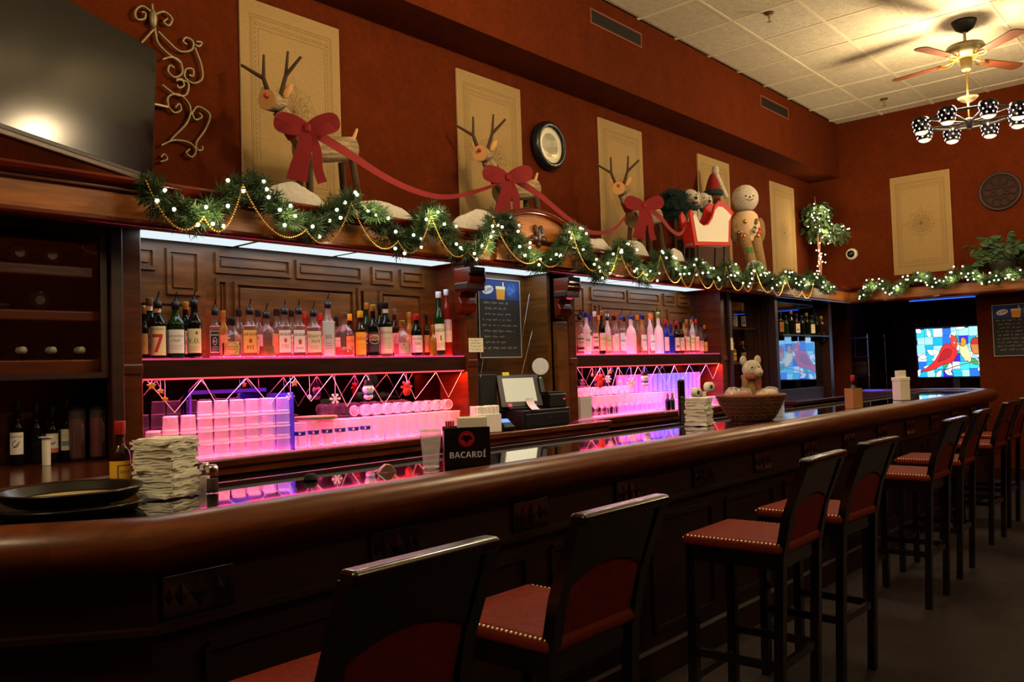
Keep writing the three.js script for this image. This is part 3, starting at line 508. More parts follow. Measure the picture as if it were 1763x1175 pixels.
{ // things in the far room
  const t = thing('metal_rack', 'metal shelf rack with blue lit edges beyond the opening', 'shelf', [11.7, 0, -4.0]);
  for (const [x, z] of [[-.35, -.2], [.35, -.2], [-.35, .2], [.35, .2]]) part('upright', cy(.012, .012, 1.75, 8, x, .875, z), mChrome, t);
  for (const y of [.3, .8, 1.2, 1.45, 1.7]) part('shelf', rb(.74, .02, .44, .006, 0, y, 0), mChrome, t);
  const k = thing('equipment_case', 'dark rounded case on the metal rack beyond the opening', 'case', [11.6, 1.211, -3.98]); part('body', rb(.34, .2, .28, .04, 0, .1, 0), mat(0x3a1a14, .5), k); part('lid_band', rb(.345, .02, .285, .006, 0, .13, 0), mBlack, k);
}

// ================================================================ bottles
const CW = 128, CH = 160, COLS = 12, ROWS = 4;
const L = (bg, fn) => ({ bg, fn });
const txt = (c, s, x, y, px, col, font = 'bold', fam = 'serif') => { c.fillStyle = col; c.font = `${font} ${px}px ${fam}`; c.textAlign = 'center'; c.fillText(s, x, y); };
const lines = (c, n, y0, col, seed) => { const r = rng(seed); c.strokeStyle = col; c.lineWidth = 2; for (let k = 0; k < n; k++) { c.beginPath(); c.moveTo(20 + r() * 14, y0 + k * 11); c.lineTo(CW - 20 - r() * 14, y0 + k * 11); c.stroke(); } };
const LABELS = [
  L('#e8cf9a', c => { txt(c, 'SEAGRAM\'S', 64, 24, 15, '#6a5a3a'); txt(c, '7', 66, 140, 132, '#c8281c', 'bold', 'sans-serif'); }),
  L('#e9e2d6', c => { txt(c, 'Canadian', 64, 52, 24, '#4a4038', 'italic'); txt(c, 'Club', 64, 82, 26, '#4a4038', 'italic'); lines(c, 3, 108, '#8a8070', 2); }),
  L('#e0d09a', c => { c.fillStyle = '#a04028'; c.beginPath(); c.arc(84, 30, 10, 0, 7); c.fill(); txt(c, 'V.O.', 64, 96, 42, '#5a5a18'); lines(c, 3, 118, '#8a7a4a', 3); }),
  L('#141012', c => { c.strokeStyle = '#d8c8b0'; c.lineWidth = 4; c.strokeRect(8, 8, CW - 16, CH - 16); txt(c, 'JACK DANIEL\'S', 64, 38, 14, '#e8d8c0'); c.beginPath(); c.arc(64, 76, 24, 0, 7); c.stroke(); txt(c, 'No.7', 64, 83, 19, '#e8d8c0'); lines(c, 4, 114, '#e8d8c0', 4); }),
  L('#d8a860', c => { c.strokeStyle = '#7a4a1c'; c.lineWidth = 5; c.beginPath(); c.ellipse(64, 80, 50, 70, 0, 0, 7); c.stroke(); txt(c, 'Crown', 64, 70, 26, '#5a2c10', 'italic bold'); txt(c, 'Royal', 64, 98, 26, '#5a2c10', 'italic bold'); }),
  L('#eaa850', c => { txt(c, 'JIM BEAM', 66, 40, 24, '#3a2010', 'italic bold'); c.fillStyle = '#b83c24'; c.beginPath(); c.arc(68, 76, 16, 0, 7); c.fill(); txt(c, 'RYE', 66, 132, 36, '#3a2010'); }),
  L('#8a5a2a', c => { lines(c, 5, 50, '#3a2414', 6); }),
  L('#f0d8c0', c => { txt(c, 'JIM BEAM', 66, 40, 24, '#301818', 'italic bold'); c.fillStyle = '#c0392b'; c.beginPath(); c.arc(70, 74, 15, 0, 7); c.fill(); txt(c, '1795', 64, 128, 36, '#d0504a'); }),
  L('#efe4d4', c => { txt(c, 'JIM BEAM', 66, 44, 24, '#201418', 'italic bold'); c.fillStyle = '#c4501c'; c.beginPath(); c.arc(72, 84, 19, 0, 7); c.fill(); txt(c, 'BOURBON', 66, 134, 17, '#555'); }),
  L('#ead8a8', c => { txt(c, 'Maker\'s', 66, 50, 32, '#4a3018', 'italic'); txt(c, 'Mark', 74, 86, 32, '#4a3018', 'italic'); lines(c, 3, 112, '#7a6040', 9); }),
  L('#cfc8b8', c => { txt(c, 'BASIL', 64, 78, 24, '#5a5048'); lines(c, 3, 100, '#7a7068', 10); }),
  L('#e2a31c', c => { txt(c, 'Kahlúa', 64, 58, 32, '#c42a14'); lines(c, 4, 86, '#8a5a10', 12); }),
  L('#1c1c18', c => { c.fillStyle = '#b0603c'; c.fillRect(6, 20, 116, 30); c.strokeStyle = '#d8b878'; c.lineWidth = 5; c.beginPath(); c.ellipse(70, 62, 48, 32, 0, 0, 7); c.stroke(); txt(c, 'BAILEYS', 66, 70, 22, '#e8d8b0'); lines(c, 4, 110, '#6a6458', 13); }),
  L('#dcc9a4', c => { txt(c, 'Disaronno', 64, 42, 24, '#5a4028', 'italic'); lines(c, 6, 66, '#8a7454', 14); c.fillStyle = '#b08030'; c.fillRect(0, 150, CW, 10); }),
  L('#c8a890', c => { lines(c, 4, 60, '#7a4a3a', 15); c.fillStyle = '#b05a20'; c.fillRect(50, 20, 26, 22); }),
  L('#e6d8ae', c => { txt(c, 'JAMESON', 64, 50, 25, '#4a2a14'); c.fillStyle = '#8a5a1c'; c.fillRect(60, 70, 14, 30); lines(c, 3, 116, '#6a5a3a', 16); }),
  L('#e8dcc8', c => { txt(c, 'COLORADO', 64, 40, 19, '#a02c1c'); txt(c, '100', 64, 90, 36, '#b84030'); lines(c, 2, 118, '#8a7a6a', 17); }),
  L('#f0b8a8', c => { txt(c, 'Rosé', 64, 80, 34, '#b05a58', 'italic'); lines(c, 2, 104, '#b07a70', 18); }),
  L('#c88a40', c => { lines(c, 3, 70, '#6a3a14', 19); }),
  L('#e8e2d8', c => { txt(c, 'BAREFOOT', 64, 40, 18, '#5a5048'); c.strokeStyle = '#3a3428'; c.lineWidth = 6; c.beginPath(); c.arc(60, 84, 22, 0, 5); c.moveTo(50, 110); c.lineTo(96, 66); c.stroke(); }),
  L('#e4dcd0', c => { c.strokeStyle = '#241c1c'; c.lineWidth = 8; c.beginPath(); c.moveTo(30, 70); c.bezierCurveTo(60, 20, 60, 130, 96, 70); c.stroke(); c.fillStyle = '#c8685a'; c.fillRect(0, 122, CW, 38); }),
  L('#ddd2ba', c => { lines(c, 3, 40, '#8a8068', 22); c.fillStyle = '#6a8a9a'; c.fillRect(30, 90, 68, 34); }),
  L('#f2eee6', c => { txt(c, 'VODKA', 64, 66, 28, '#3a4a8a', 'bold', 'sans-serif'); lines(c, 3, 90, '#8a90a8', 23); }),
  L('#e8c8b8', c => { c.fillStyle = '#7a4a24'; c.fillRect(0, 34, CW, 14); txt(c, 'SPICED', 64, 84, 26, '#6a3018'); c.fillStyle = '#5a1c1c'; c.fillRect(0, 118, CW, 26); }),
  L('#f0eef4', c => { txt(c, 'Absolut', 64, 80, 30, '#2a4ab0', 'bold', 'sans-serif'); lines(c, 2, 104, '#6a7ac0', 25); }),
  L('#d8c4a0', c => { txt(c, 'Tequila', 64, 64, 30, '#5a3a1a', 'italic'); lines(c, 3, 90, '#8a6a40', 26); }),
  L('#e8b428', c => { c.strokeStyle = '#2a2410'; c.lineWidth = 5; c.strokeRect(60, 30, 66, 90); txt(c, 'LEA &', 92, 74, 18, '#2a2410', 'bold', 'sans-serif'); }),
  L('#f2d0c8', c => { lines(c, 5, 50, '#c07a78', 28); }),
];
const atlas = canvas(CW * COLS, CH * ROWS, c => { LABELS.forEach((l, i) => { c.save(); c.translate((i % COLS) * CW, Math.floor(i / COLS) * CH); c.beginPath(); c.rect(0, 0, CW, CH); c.clip(); c.fillStyle = l.bg; c.fillRect(0, 0, CW, CH); l.fn(c); c.restore(); }); });
const mLabel = mat(0xffffff, .75, { map: atlas, side: THREE.DoubleSide });
function cellUV(g, i) { const u = g.attributes.uv, a = (i % COLS) / COLS, b = 1 - (Math.floor(i / COLS) + 1) / ROWS; for (let k = 0; k < u.count; k++) u.setXY(k, a + (.02 + .96 * u.getX(k)) / COLS, b + (.02 + .96 * u.getY(k)) / ROWS); return g; }
const GL = { clear: glassOf(0xfafafa, .965, .03), green: glassOf(0x1c3a16, .45), brown: glassOf(0x3a1c0a, .4), dark: glassOf(0x0e0f0c, .12), frost: mat(0xf4f0f0, .55, { phys: true, transmission: .55, thickness: 0 }), blue: glassOf(0x3048d8, .6), red: glassOf(0xc03020, .55), pinkclear: glassOf(0xf4d8d4, .8, .1), gold: glassOf(0xd08a30, .55), olive: glassOf(0x5a6a18, .55) };
const LQ = { amber: glassOf(0xb0400a, .55, .1), rust: glassOf(0x7a2006, .5, .1), clear: glassOf(0xf6eef0, .85, .08), gold: glassOf(0xe0a030, .7, .1), rose: glassOf(0xd85a4a, .65, .1), none: null };
const CAPS = { black: mat(0x121014, .4), white: mat(0xe6e2ea, .5), yellow: mat(0xe0b018, .5), red: mat(0xb01c14, .5), gold: mat(0xc09038, .35, { metalness: .6 }), orange: mat(0xe07818, .5), blue: mat(0x1c2c8c, .5), green: mat(0x6a8a18, .5), brown: mat(0x6a4a2a, .7) };
// one bottle: shape, glass, liquid, cap, label; parts bottle glass, liquid, cap (> pourer), label
function bottle(o) {
  const { x, y, z, r, h, shape = 'round', glass = 'clear', liquid = 'none', cap = 'black', label = -1, desc, pourer = false, neckLabel = -1, group, turn = -.55 } = o;
  const t = thing(o.name || 'liquor_bottle', desc, 'bottle', [x, y, z], turn, group); const H = pourer ? h - .055 : h - .012;
  const nr = Math.min(.0155, r * .42);
  let body, bodyTop;
  if (shape === 'square') { bodyTop = H * .66; const s = r * .94;
    body = [rb(2 * s, bodyTop, 2 * s * .86, .008, 0, bodyTop / 2 + .001, 0), lathe([[s * .86, bodyTop - .004], [s * .6, bodyTop + H * .05], [nr * 1.15, bodyTop + H * .12], [nr, H * .9], [nr * 1.15, H]], 20)]; }
  else {
    const P = { round: [[0, .003], [r * .9, 0], [r, .008], [r, H * .6], [r * .93, H * .66], [r * .55, H * .74], [nr * 1.1, H * .8], [nr, H * .97], [nr * 1.15, H]],
      wine: [[0, .004], [r * .9, 0], [r, .008], [r, H * .58], [r * .9, H * .65], [r * .5, H * .72], [nr, H * .77], [nr, H * .96], [nr * 1.15, H]],
      squat: [[0, .003], [r * .82, 0], [r * .95, .01], [r, H * .35], [r * .97, H * .55], [r * .7, H * .64], [nr * 1.4, H * .75], [nr, H * .95], [nr * 1.2, H]],
      dome: [[0, .003], [r * .9, 0], [r, .01], [r, H * .45], [r * .95, H * .56], [r * .75, H * .65], [r * .4, H * .72], [nr, H * .77], [nr, H * .97], [nr * 1.2, H]],
      slim: [[0, .003], [r * .9, 0], [r, .006], [r, H * .72], [r * .8, H * .78], [nr, H * .84], [nr, H * .98], [nr * 1.1, H]] }[shape];
    body = [lathe(P, 24)]; bodyTop = { round: .6, wine: .58, squat: .5, dome: .46, slim: .7 }[shape] * H;
  }
  part('glass_body', body, GL[glass], t);
  if (LQ[liquid]) { const q = (o.fill ?? .8) * bodyTop, s = r * .93; part('liquid', shape === 'square' ? rb(2 * s * .93, q, 2 * s * .8, .006, 0, q / 2 + .006, 0) : lathe([[0, .006], [s * .88, .006], [s, .014], [s, q], [0, q]], 20), LQ[liquid], t); }
  const cp = part('cap', pourer ? lathe([[0, H - .03], [nr * 1.25, H - .03], [nr * 1.25, H + .004], [0, H + .006]], 14) : lathe([[0, H - .028], [nr * 1.35, H - .028], [nr * 1.35, H + .01], [nr * 1.2, H + .012], [0, H + .012]], 16), CAPS[cap], t);
  if (pourer) part('pour_spout', [cy(.005, .009, .02, 8, 0, H + .014, 0), bar([0, H + .02, 0], [.008, H + .055, .004], .004, .003, 8)], mSatin, cp);
  if (label >= 0) {
    const lh = (o.lh ?? .7) * bodyTop, ly = bodyTop * (o.ly ?? .5), ang = o.la ?? 1.9;
    const g = shape === 'square' ? new THREE.PlaneGeometry(r * 1.6, lh).translate(0, ly, r * .94 * .86 + .0012) : new THREE.CylinderGeometry(r + .0012, r + .0012, lh, 14, 1, true, -ang / 2, ang).translate(0, ly, 0);
    part('label', cellUV(prep(g), label), mLabel, t);
  }
  if (neckLabel >= 0) part('neck_label', cellUV(prep(new THREE.CylinderGeometry(nr + .002, nr + .002, .035, 12, 1, true, -1.2, 2.4).translate(0, H * .88, 0)), neckLabel), mLabel, t);
  return t;
}
const SH = 1.5225;
const BL = [{"x":1.892,"z":-4.03,"r":0.022,"h":0.257,"shape":"wine","glass":"dark","label":18,"cap":"gold","desc":"dark tapered bottle with orange label at the post end of the shelf"},{"x":1.962,"z":-4.03,"r":0.038,"h":0.331,"shape":"round","glass":"dark","label":0,"neckLabel":0,"pourer":true,"ly":0.52,"lh":0.86,"la":2.4,"desc":"dark whiskey bottle with cream label and large red number seven"},{"x":1.972,"z":-4.135,"r":0.032,"h":0.308,"shape":"round","glass":"dark","label":0,"neckLabel":0,"cap":"brown","desc":"second red seven whiskey bottle standing in the back row"},{"x":2.053,"z":-4.03,"r":0.042,"h":0.333,"shape":"round","glass":"green","liquid":"rust","label":1,"pourer":true,"la":2.3,"desc":"green glass whisky bottle with plain white script label"},{"x":2.162,"z":-4.14,"r":0.03,"h":0.296,"shape":"round","glass":"dark","cap":"gold","label":2,"desc":"dark bottle with cream label half hidden in back row"},{"x":2.151,"z":-4.03,"r":0.035,"h":0.346,"shape":"round","glass":"dark","label":2,"pourer":true,"la":2.3,"desc":"dark whisky bottle with cream label and two green capital letters"},{"x":2.264,"z":-4.03,"r":0.03,"h":0.307,"shape":"square","glass":"clear","liquid":"rust","label":3,"cap":"black","pourer":true,"desc":"square whiskey bottle with black filigree label"},{"x":2.358,"z":-4.03,"r":0.052,"h":0.21,"shape":"squat","glass":"clear","liquid":"rust","label":4,"la":1.5,"desc":"squat wide whisky bottle with gold oval label"},{"x":2.467,"z":-4.03,"r":0.042,"h":0.316,"shape":"square","glass":"clear","liquid":"amber","label":5,"pourer":true,"desc":"square bourbon bottle with orange label reading RYE"},{"x":2.568,"z":-4.03,"r":0.046,"h":0.298,"shape":"dome","glass":"clear","liquid":"amber","fill":0.35,"label":6,"lh":0.45,"ly":0.32,"pourer":true,"desc":"clear domed decanter bottle with low brown label"},{"x":2.682,"z":-4.03,"r":0.039,"h":0.322,"shape":"square","glass":"clear","liquid":"amber","label":7,"pourer":true,"desc":"square bourbon bottle with pale label and red seal"},{"x":2.775,"z":-4.03,"r":0.038,"h":0.326,"shape":"square","glass":"clear","liquid":"rust","label":8,"pourer":true,"desc":"square bourbon bottle with white label and orange seal"},{"x":2.874,"z":-4.03,"r":0.048,"h":0.317,"shape":"square","glass":"clear","liquid":"amber","fill":0.75,"label":9,"pourer":true,"desc":"bourbon bottle with cream script label and low shoulders"},{"x":2.975,"z":-4.03,"r":0.04,"h":0.369,"shape":"square","glass":"pinkclear","liquid":"gold","fill":0.2,"label":10,"lh":0.95,"pourer":true,"desc":"tall frosted square bottle with grey label"},{"x":3.089,"z":-4.03,"r":0.058,"h":0.264,"shape":"dome","glass":"clear","liquid":"rose","fill":0.5,"cap":"brown","desc":"wide clear round shouldered bottle with pink tint"},{"x":3.21,"z":-4.03,"r":0.031,"h":0.275,"shape":"round","glass":"brown","label":11,"cap":"yellow","la":2.4,"lh":0.86,"desc":"brown liqueur bottle with yellow label and yellow cap"},{"x":3.208,"z":-4.13,"r":0.028,"h":0.264,"shape":"round","glass":"brown","label":11,"cap":"yellow","desc":"back row brown liqueur bottle with yellow cap"},{"x":3.308,"z":-4.03,"r":0.035,"h":0.317,"shape":"wine","glass":"dark","label":12,"cap":"gold","la":2.4,"desc":"dark cream liqueur bottle with oval picture label"},{"x":3.407,"z":-4.03,"r":0.04,"h":0.336,"shape":"round","glass":"dark","label":13,"neckLabel":13,"la":2.3,"lh":0.86,"desc":"dark liqueur bottle with tall cream label and neck tag"},{"x":3.541,"z":-4.03,"r":0.055,"h":0.227,"shape":"dome","glass":"pinkclear","liquid":"rose","label":14,"cap":"gold","la":1.2,"desc":"wide pinkish bottle with small tan label"},{"x":3.663,"z":-4.03,"r":0.035,"h":0.271,"shape":"round","glass":"dark","label":16,"cap":"red","la":2.4,"desc":"dark bottle with white label and red cap"},{"x":3.75,"z":-4.03,"r":0.021,"h":0.278,"shape":"round","glass":"brown","label":18,"cap":"black","desc":"narrow brown bottle beside the red capped bottle"},{"x":3.762,"z":-3.982,"r":0.023,"h":0.199,"shape":"dome","glass":"gold","liquid":"rust","cap":"gold","desc":"small round amber bottle in front of the green one"},{"x":3.865,"z":-4.03,"r":0.034,"h":0.424,"shape":"round","glass":"green","label":15,"cap":"white","la":2.4,"desc":"green whiskey bottle with cream label and white cap"},{"x":3.937,"z":-4.03,"r":0.031,"h":0.443,"shape":"slim","glass":"red","liquid":"rose","label":17,"cap":"white","la":2.4,"lh":0.5,"ly":0.55,"desc":"tall slim red bottle with pink label and white cap"},{"x":2.375,"z":-4.14,"r":0.025,"h":0.258,"shape":"round","glass":"gold","label":18,"cap":"gold","liquid":"amber","desc":"gold glass bottle in the back row of the brown bottle shelf","group":"back row bottles"},{"x":2.468,"z":-4.14,"r":0.028,"h":0.268,"shape":"round","glass":"clear","label":6,"cap":"black","liquid":"amber","desc":"clear glass bottle in the back row of the brown bottle shelf","group":"back row bottles"},{"x":2.585,"z":-4.14,"r":0.027,"h":0.269,"shape":"round","glass":"clear","label":14,"cap":"black","liquid":"amber","desc":"clear glass bottle in the back row of the brown bottle shelf","group":"back row bottles"},{"x":2.707,"z":-4.14,"r":0.033,"h":0.279,"shape":"round","glass":"clear","label":18,"cap":"black","liquid":"amber","desc":"clear glass bottle in the back row of the brown bottle shelf","group":"back row bottles"},{"x":2.803,"z":-4.14,"r":0.028,"h":0.276,"shape":"round","glass":"clear","label":7,"cap":"black","liquid":"amber","desc":"clear glass bottle in the back row of the brown bottle shelf","group":"back row bottles"},{"x":2.89,"z":-4.14,"r":0.02,"h":0.269,"shape":"round","glass":"red","label":16,"cap":"red","liquid":"none","desc":"red glass bottle in the back row of the brown bottle shelf","group":"back row bottles"},{"x":3.0,"z":-4.14,"r":0.024,"h":0.262,"shape":"round","glass":"red","label":9,"cap":"red","liquid":"none","desc":"red glass bottle in the back row of the brown bottle shelf","group":"back row bottles"},{"x":3.117,"z":-4.14,"r":0.024,"h":0.248,"shape":"round","glass":"brown","label":13,"cap":"black","liquid":"none","desc":"brown glass bottle in the back row of the brown bottle shelf","group":"back row bottles"},{"x":3.347,"z":-4.14,"r":0.027,"h":0.338,"shape":"round","glass":"green","label":12,"cap":"gold","liquid":"none","desc":"green glass bottle in the back row of the brown bottle shelf","group":"back row bottles"},{"x":3.454,"z":-4.14,"r":0.026,"h":0.346,"shape":"round","glass":"dark","label":19,"cap":"black","liquid":"none","desc":"dark glass bottle in the back row of the brown bottle shelf","group":"back row bottles"},{"x":3.574,"z":-4.14,"r":0.028,"h":0.31,"shape":"round","glass":"brown","label":14,"cap":"brown","liquid":"none","desc":"brown glass bottle in the back row of the brown bottle shelf","group":"back row bottles"},{"x":3.698,"z":-4.14,"r":0.028,"h":0.291,"shape":"round","glass":"gold","label":18,"cap":"gold","liquid":"amber","desc":"gold glass bottle in the back row of the brown bottle shelf","group":"back row bottles"}], BR = [{"x":5.409,"z":-4.03,"r":0.032,"h":0.362,"shape":"round","glass":"clear","liquid":"amber","fill":0.4,"label":23,"cap":"black","pourer":true,"desc":"clear rum bottle with orange liquid beside the register post"},{"x":5.499,"z":-4.03,"r":0.03,"h":0.341,"shape":"wine","glass":"frost","cap":"blue","label":22,"desc":"frosted white bottle with dark blue cap"},{"x":5.614,"z":-4.03,"r":0.027,"h":0.35,"shape":"round","glass":"clear","liquid":"clear","label":23,"cap":"white","desc":"clear bottle with striped label and white cap"},{"x":5.712,"z":-4.03,"r":0.026,"h":0.358,"shape":"round","glass":"dark","label":25,"cap":"gold","la":2.3,"desc":"dark bottle with golden label among the clear bottles"},{"x":5.795,"z":-4.03,"r":0.027,"h":0.366,"shape":"round","glass":"clear","liquid":"gold","label":25,"cap":"black","pourer":true,"desc":"clear tequila bottle with tan label and black spout"},{"x":5.893,"z":-4.03,"r":0.032,"h":0.325,"shape":"round","glass":"clear","liquid":"clear","label":27,"cap":"black","desc":"clear bottle with pink tinted label and short black cap"},{"x":6.001,"z":-4.03,"r":0.027,"h":0.377,"shape":"square","glass":"clear","liquid":"clear","label":24,"cap":"blue","pourer":true,"desc":"square clear bottle with blue letters and spout"},{"x":6.143,"z":-4.03,"r":0.043,"h":0.387,"shape":"dome","glass":"frost","label":-1,"cap":"blue","pourer":true,"desc":"large plain frosted bottle with blue neck"},{"x":6.253,"z":-4.03,"r":0.025,"h":0.34,"shape":"round","glass":"clear","liquid":"amber","fill":0.3,"label":6,"cap":"orange","desc":"clear bottle with brown label and orange cap"},{"x":6.341,"z":-4.03,"r":0.026,"h":0.343,"shape":"round","glass":"clear","liquid":"gold","fill":0.3,"label":22,"cap":"black","desc":"slim clear bottle with blue lettering"},{"x":6.479,"z":-4.03,"r":0.025,"h":0.347,"shape":"round","glass":"clear","liquid":"gold","fill":0.25,"label":24,"cap":"orange","desc":"clear bottle with orange cap beside the pink frosted one"},{"x":6.593,"z":-4.03,"r":0.042,"h":0.366,"shape":"dome","glass":"frost","cap":"green","desc":"large frosted bottle with green cap glowing pink"},{"x":6.717,"z":-4.03,"r":0.026,"h":0.311,"shape":"round","glass":"blue","label":27,"cap":"red","desc":"blue bottle with pink label and red cap"},{"x":6.809,"z":-4.03,"r":0.024,"h":0.276,"shape":"square","glass":"blue","cap":"blue","desc":"square deep blue bottle without label"},{"x":6.902,"z":-4.03,"r":0.027,"h":0.305,"shape":"round","glass":"dark","label":21,"cap":"red","desc":"dark bottle with white label and red neck ring"},{"x":6.992,"z":-4.03,"r":0.027,"h":0.307,"shape":"round","glass":"brown","label":13,"cap":"black","desc":"brown bottle with cream label next to the dark ones"},{"x":7.095,"z":-4.03,"r":0.027,"h":0.321,"shape":"round","glass":"clear","liquid":"rust","label":25,"cap":"gold","desc":"clear bottle of brown liquor with tan label"},{"x":7.183,"z":-4.03,"r":0.025,"h":0.323,"shape":"square","glass":"clear","liquid":"rust","label":9,"cap":"gold","desc":"square bottle of brown liquor with cream label"},{"x":7.277,"z":-4.03,"r":0.025,"h":0.331,"shape":"round","glass":"clear","liquid":"rust","label":17,"cap":"red","desc":"bottle of brown liquor with pink cream label"},{"x":7.363,"z":-4.03,"r":0.025,"h":0.299,"shape":"squat","glass":"clear","liquid":"rust","label":14,"cap":"black","desc":"squat bottle of brown liquor beside the small brown bottle"},{"x":7.443,"z":-4.03,"r":0.023,"h":0.278,"shape":"squat","glass":"brown","label":18,"cap":"gold","desc":"small brown bottle touching the side panel near the glass cabinet"},{"x":5.588,"z":-4.14,"r":0.024,"h":0.352,"shape":"round","glass":"clear","label":22,"cap":"black","liquid":"clear","desc":"clear or golden bottle in the back row of the clear bottle shelf","group":"back row clear bottles"},{"x":5.706,"z":-4.14,"r":0.024,"h":0.322,"shape":"round","glass":"clear","label":27,"cap":"blue","liquid":"clear","desc":"clear or golden bottle in the back row of the clear bottle shelf","group":"back row clear bottles"},{"x":5.827,"z":-4.14,"r":0.024,"h":0.335,"shape":"round","glass":"gold","label":25,"cap":"orange","liquid":"none","desc":"clear or golden bottle in the back row of the clear bottle shelf","group":"back row clear bottles"},{"x":5.952,"z":-4.14,"r":0.025,"h":0.349,"shape":"round","glass":"frost","label":-1,"cap":"white","liquid":"none","desc":"clear or golden bottle in the back row of the clear bottle shelf","group":"back row clear bottles"},{"x":6.079,"z":-4.14,"r":0.025,"h":0.363,"shape":"round","glass":"clear","label":24,"cap":"red","liquid":"clear","desc":"clear or golden bottle in the back row of the clear bottle shelf","group":"back row clear bottles"},{"x":6.21,"z":-4.14,"r":0.025,"h":0.331,"shape":"round","glass":"clear","label":22,"cap":"black","liquid":"clear","desc":"clear or golden bottle in the back row of the clear bottle shelf","group":"back row clear bottles"},{"x":6.344,"z":-4.14,"r":0.026,"h":0.345,"shape":"round","glass":"clear","label":27,"cap":"black","liquid":"clear","desc":"clear or golden bottle in the back row of the clear bottle shelf","group":"back row clear bottles"},{"x":6.483,"z":-4.14,"r":0.026,"h":0.36,"shape":"round","glass":"gold","label":25,"cap":"blue","liquid":"none","desc":"clear or golden bottle in the back row of the clear bottle shelf","group":"back row clear bottles"},{"x":6.625,"z":-4.14,"r":0.027,"h":0.375,"shape":"round","glass":"frost","label":-1,"cap":"orange","liquid":"none","desc":"clear or golden bottle in the back row of the clear bottle shelf","group":"back row clear bottles"},{"x":6.771,"z":-4.14,"r":0.027,"h":0.39,"shape":"round","glass":"clear","label":24,"cap":"white","liquid":"clear","desc":"clear or golden bottle in the back row of the clear bottle shelf","group":"back row clear bottles"},{"x":6.921,"z":-4.14,"r":0.027,"h":0.313,"shape":"round","glass":"clear","label":22,"cap":"red","liquid":"clear","desc":"clear or golden bottle in the back row of the clear bottle shelf","group":"back row clear bottles"},{"x":7.076,"z":-4.14,"r":0.028,"h":0.327,"shape":"round","glass":"clear","label":27,"cap":"black","liquid":"clear","desc":"clear or golden bottle in the back row of the clear bottle shelf","group":"back row clear bottles"},{"x":7.235,"z":-4.14,"r":0.028,"h":0.343,"shape":"round","glass":"gold","label":25,"cap":"black","liquid":"none","desc":"clear or golden bottle in the back row of the clear bottle shelf","group":"back row clear bottles"},{"x":7.399,"z":-4.14,"r":0.029,"h":0.359,"shape":"round","glass":"frost","label":-1,"cap":"blue","liquid":"none","desc":"clear or golden bottle in the back row of the clear bottle shelf","group":"back row clear bottles"}];
for (const b of [...BL, ...BR]) bottle({ y: SH, ...b });
// wine standing in the nook and lying in the cabinet
for (const b of [{"x":1.361,"z":-4.12,"r":0.0285,"h":0.28,"label":19,"la":2.2,"lh":0.62,"ly":0.62,"cap":"black","desc":"standing wine bottle with white label and round dark drawing"},{"x":1.437,"z":-4.12,"r":0.0285,"h":0.271,"label":-1,"la":2.2,"lh":0.62,"ly":0.62,"cap":"black","desc":"standing unlabelled dark wine bottle between labelled ones"},{"x":1.505,"z":-4.12,"r":0.0285,"h":0.252,"label":20,"la":2.2,"lh":0.62,"ly":0.62,"cap":"black","desc":"standing wine bottle with white and pink label with black scrawl"},{"x":1.568,"z":-4.12,"r":0.0285,"h":0.281,"label":21,"la":2.2,"lh":0.62,"ly":0.62,"cap":"black","desc":"standing wine bottle with tall pale label with blue band"}]) bottle({ y: 1.061, name: 'wine_bottle', shape: 'wine', glass: 'dark', ...b });
{
  const r = rng(12), mk = (x, y, cork, lb) => {
    const t = thing('lying_wine_bottle', lb, 'bottle', [x, y + .0405, -3.944 - r() * .008], 0, 'wine bottles lying on the cabinet shelves');
    const rr = .04, g = lathe([[0, .004], [rr * .9, 0], [rr, .008], [rr, .18], [rr * .8, .205], [.016, .235], [.0145, .295], [.017, .3], [0, .3]], 20);
    if (cork) g.rotateX(PI / 2).translate(0, 0, -.3); else g.rotateX(-PI / 2);
    part('glass_body', g, GL.dark, t);
    if (cork) part('capsule', lathe([[0, .001], [.0165, .001], [.0165, .05], [0, .05]], 14).rotateX(-PI / 2).translate(0, 0, .002), mat(0x9a9a84, .5), t); else part('base_disc', cy(.02, .02, .003, 16).rotateX(PI / 2).translate(0, 0, .001), mat(0x22252a, .3), t);
  };
  for (const x of [.7, .86, 1.02, 1.17, 1.32, 1.45]) mk(x, 1.94, false, 'dark wine bottle lying base outwards on the top cabinet shelf');
  for (const x of [.78, .98, 1.18, 1.4]) mk(x, 1.739, false, 'dark wine bottle lying base outwards on the middle cabinet shelf');
  for (const x of [.82, 1.02, 1.2, 1.33, 1.45, 1.57]) mk(x, 1.521, true, 'dark wine bottle lying neck outwards on the bottom cabinet shelf');
}
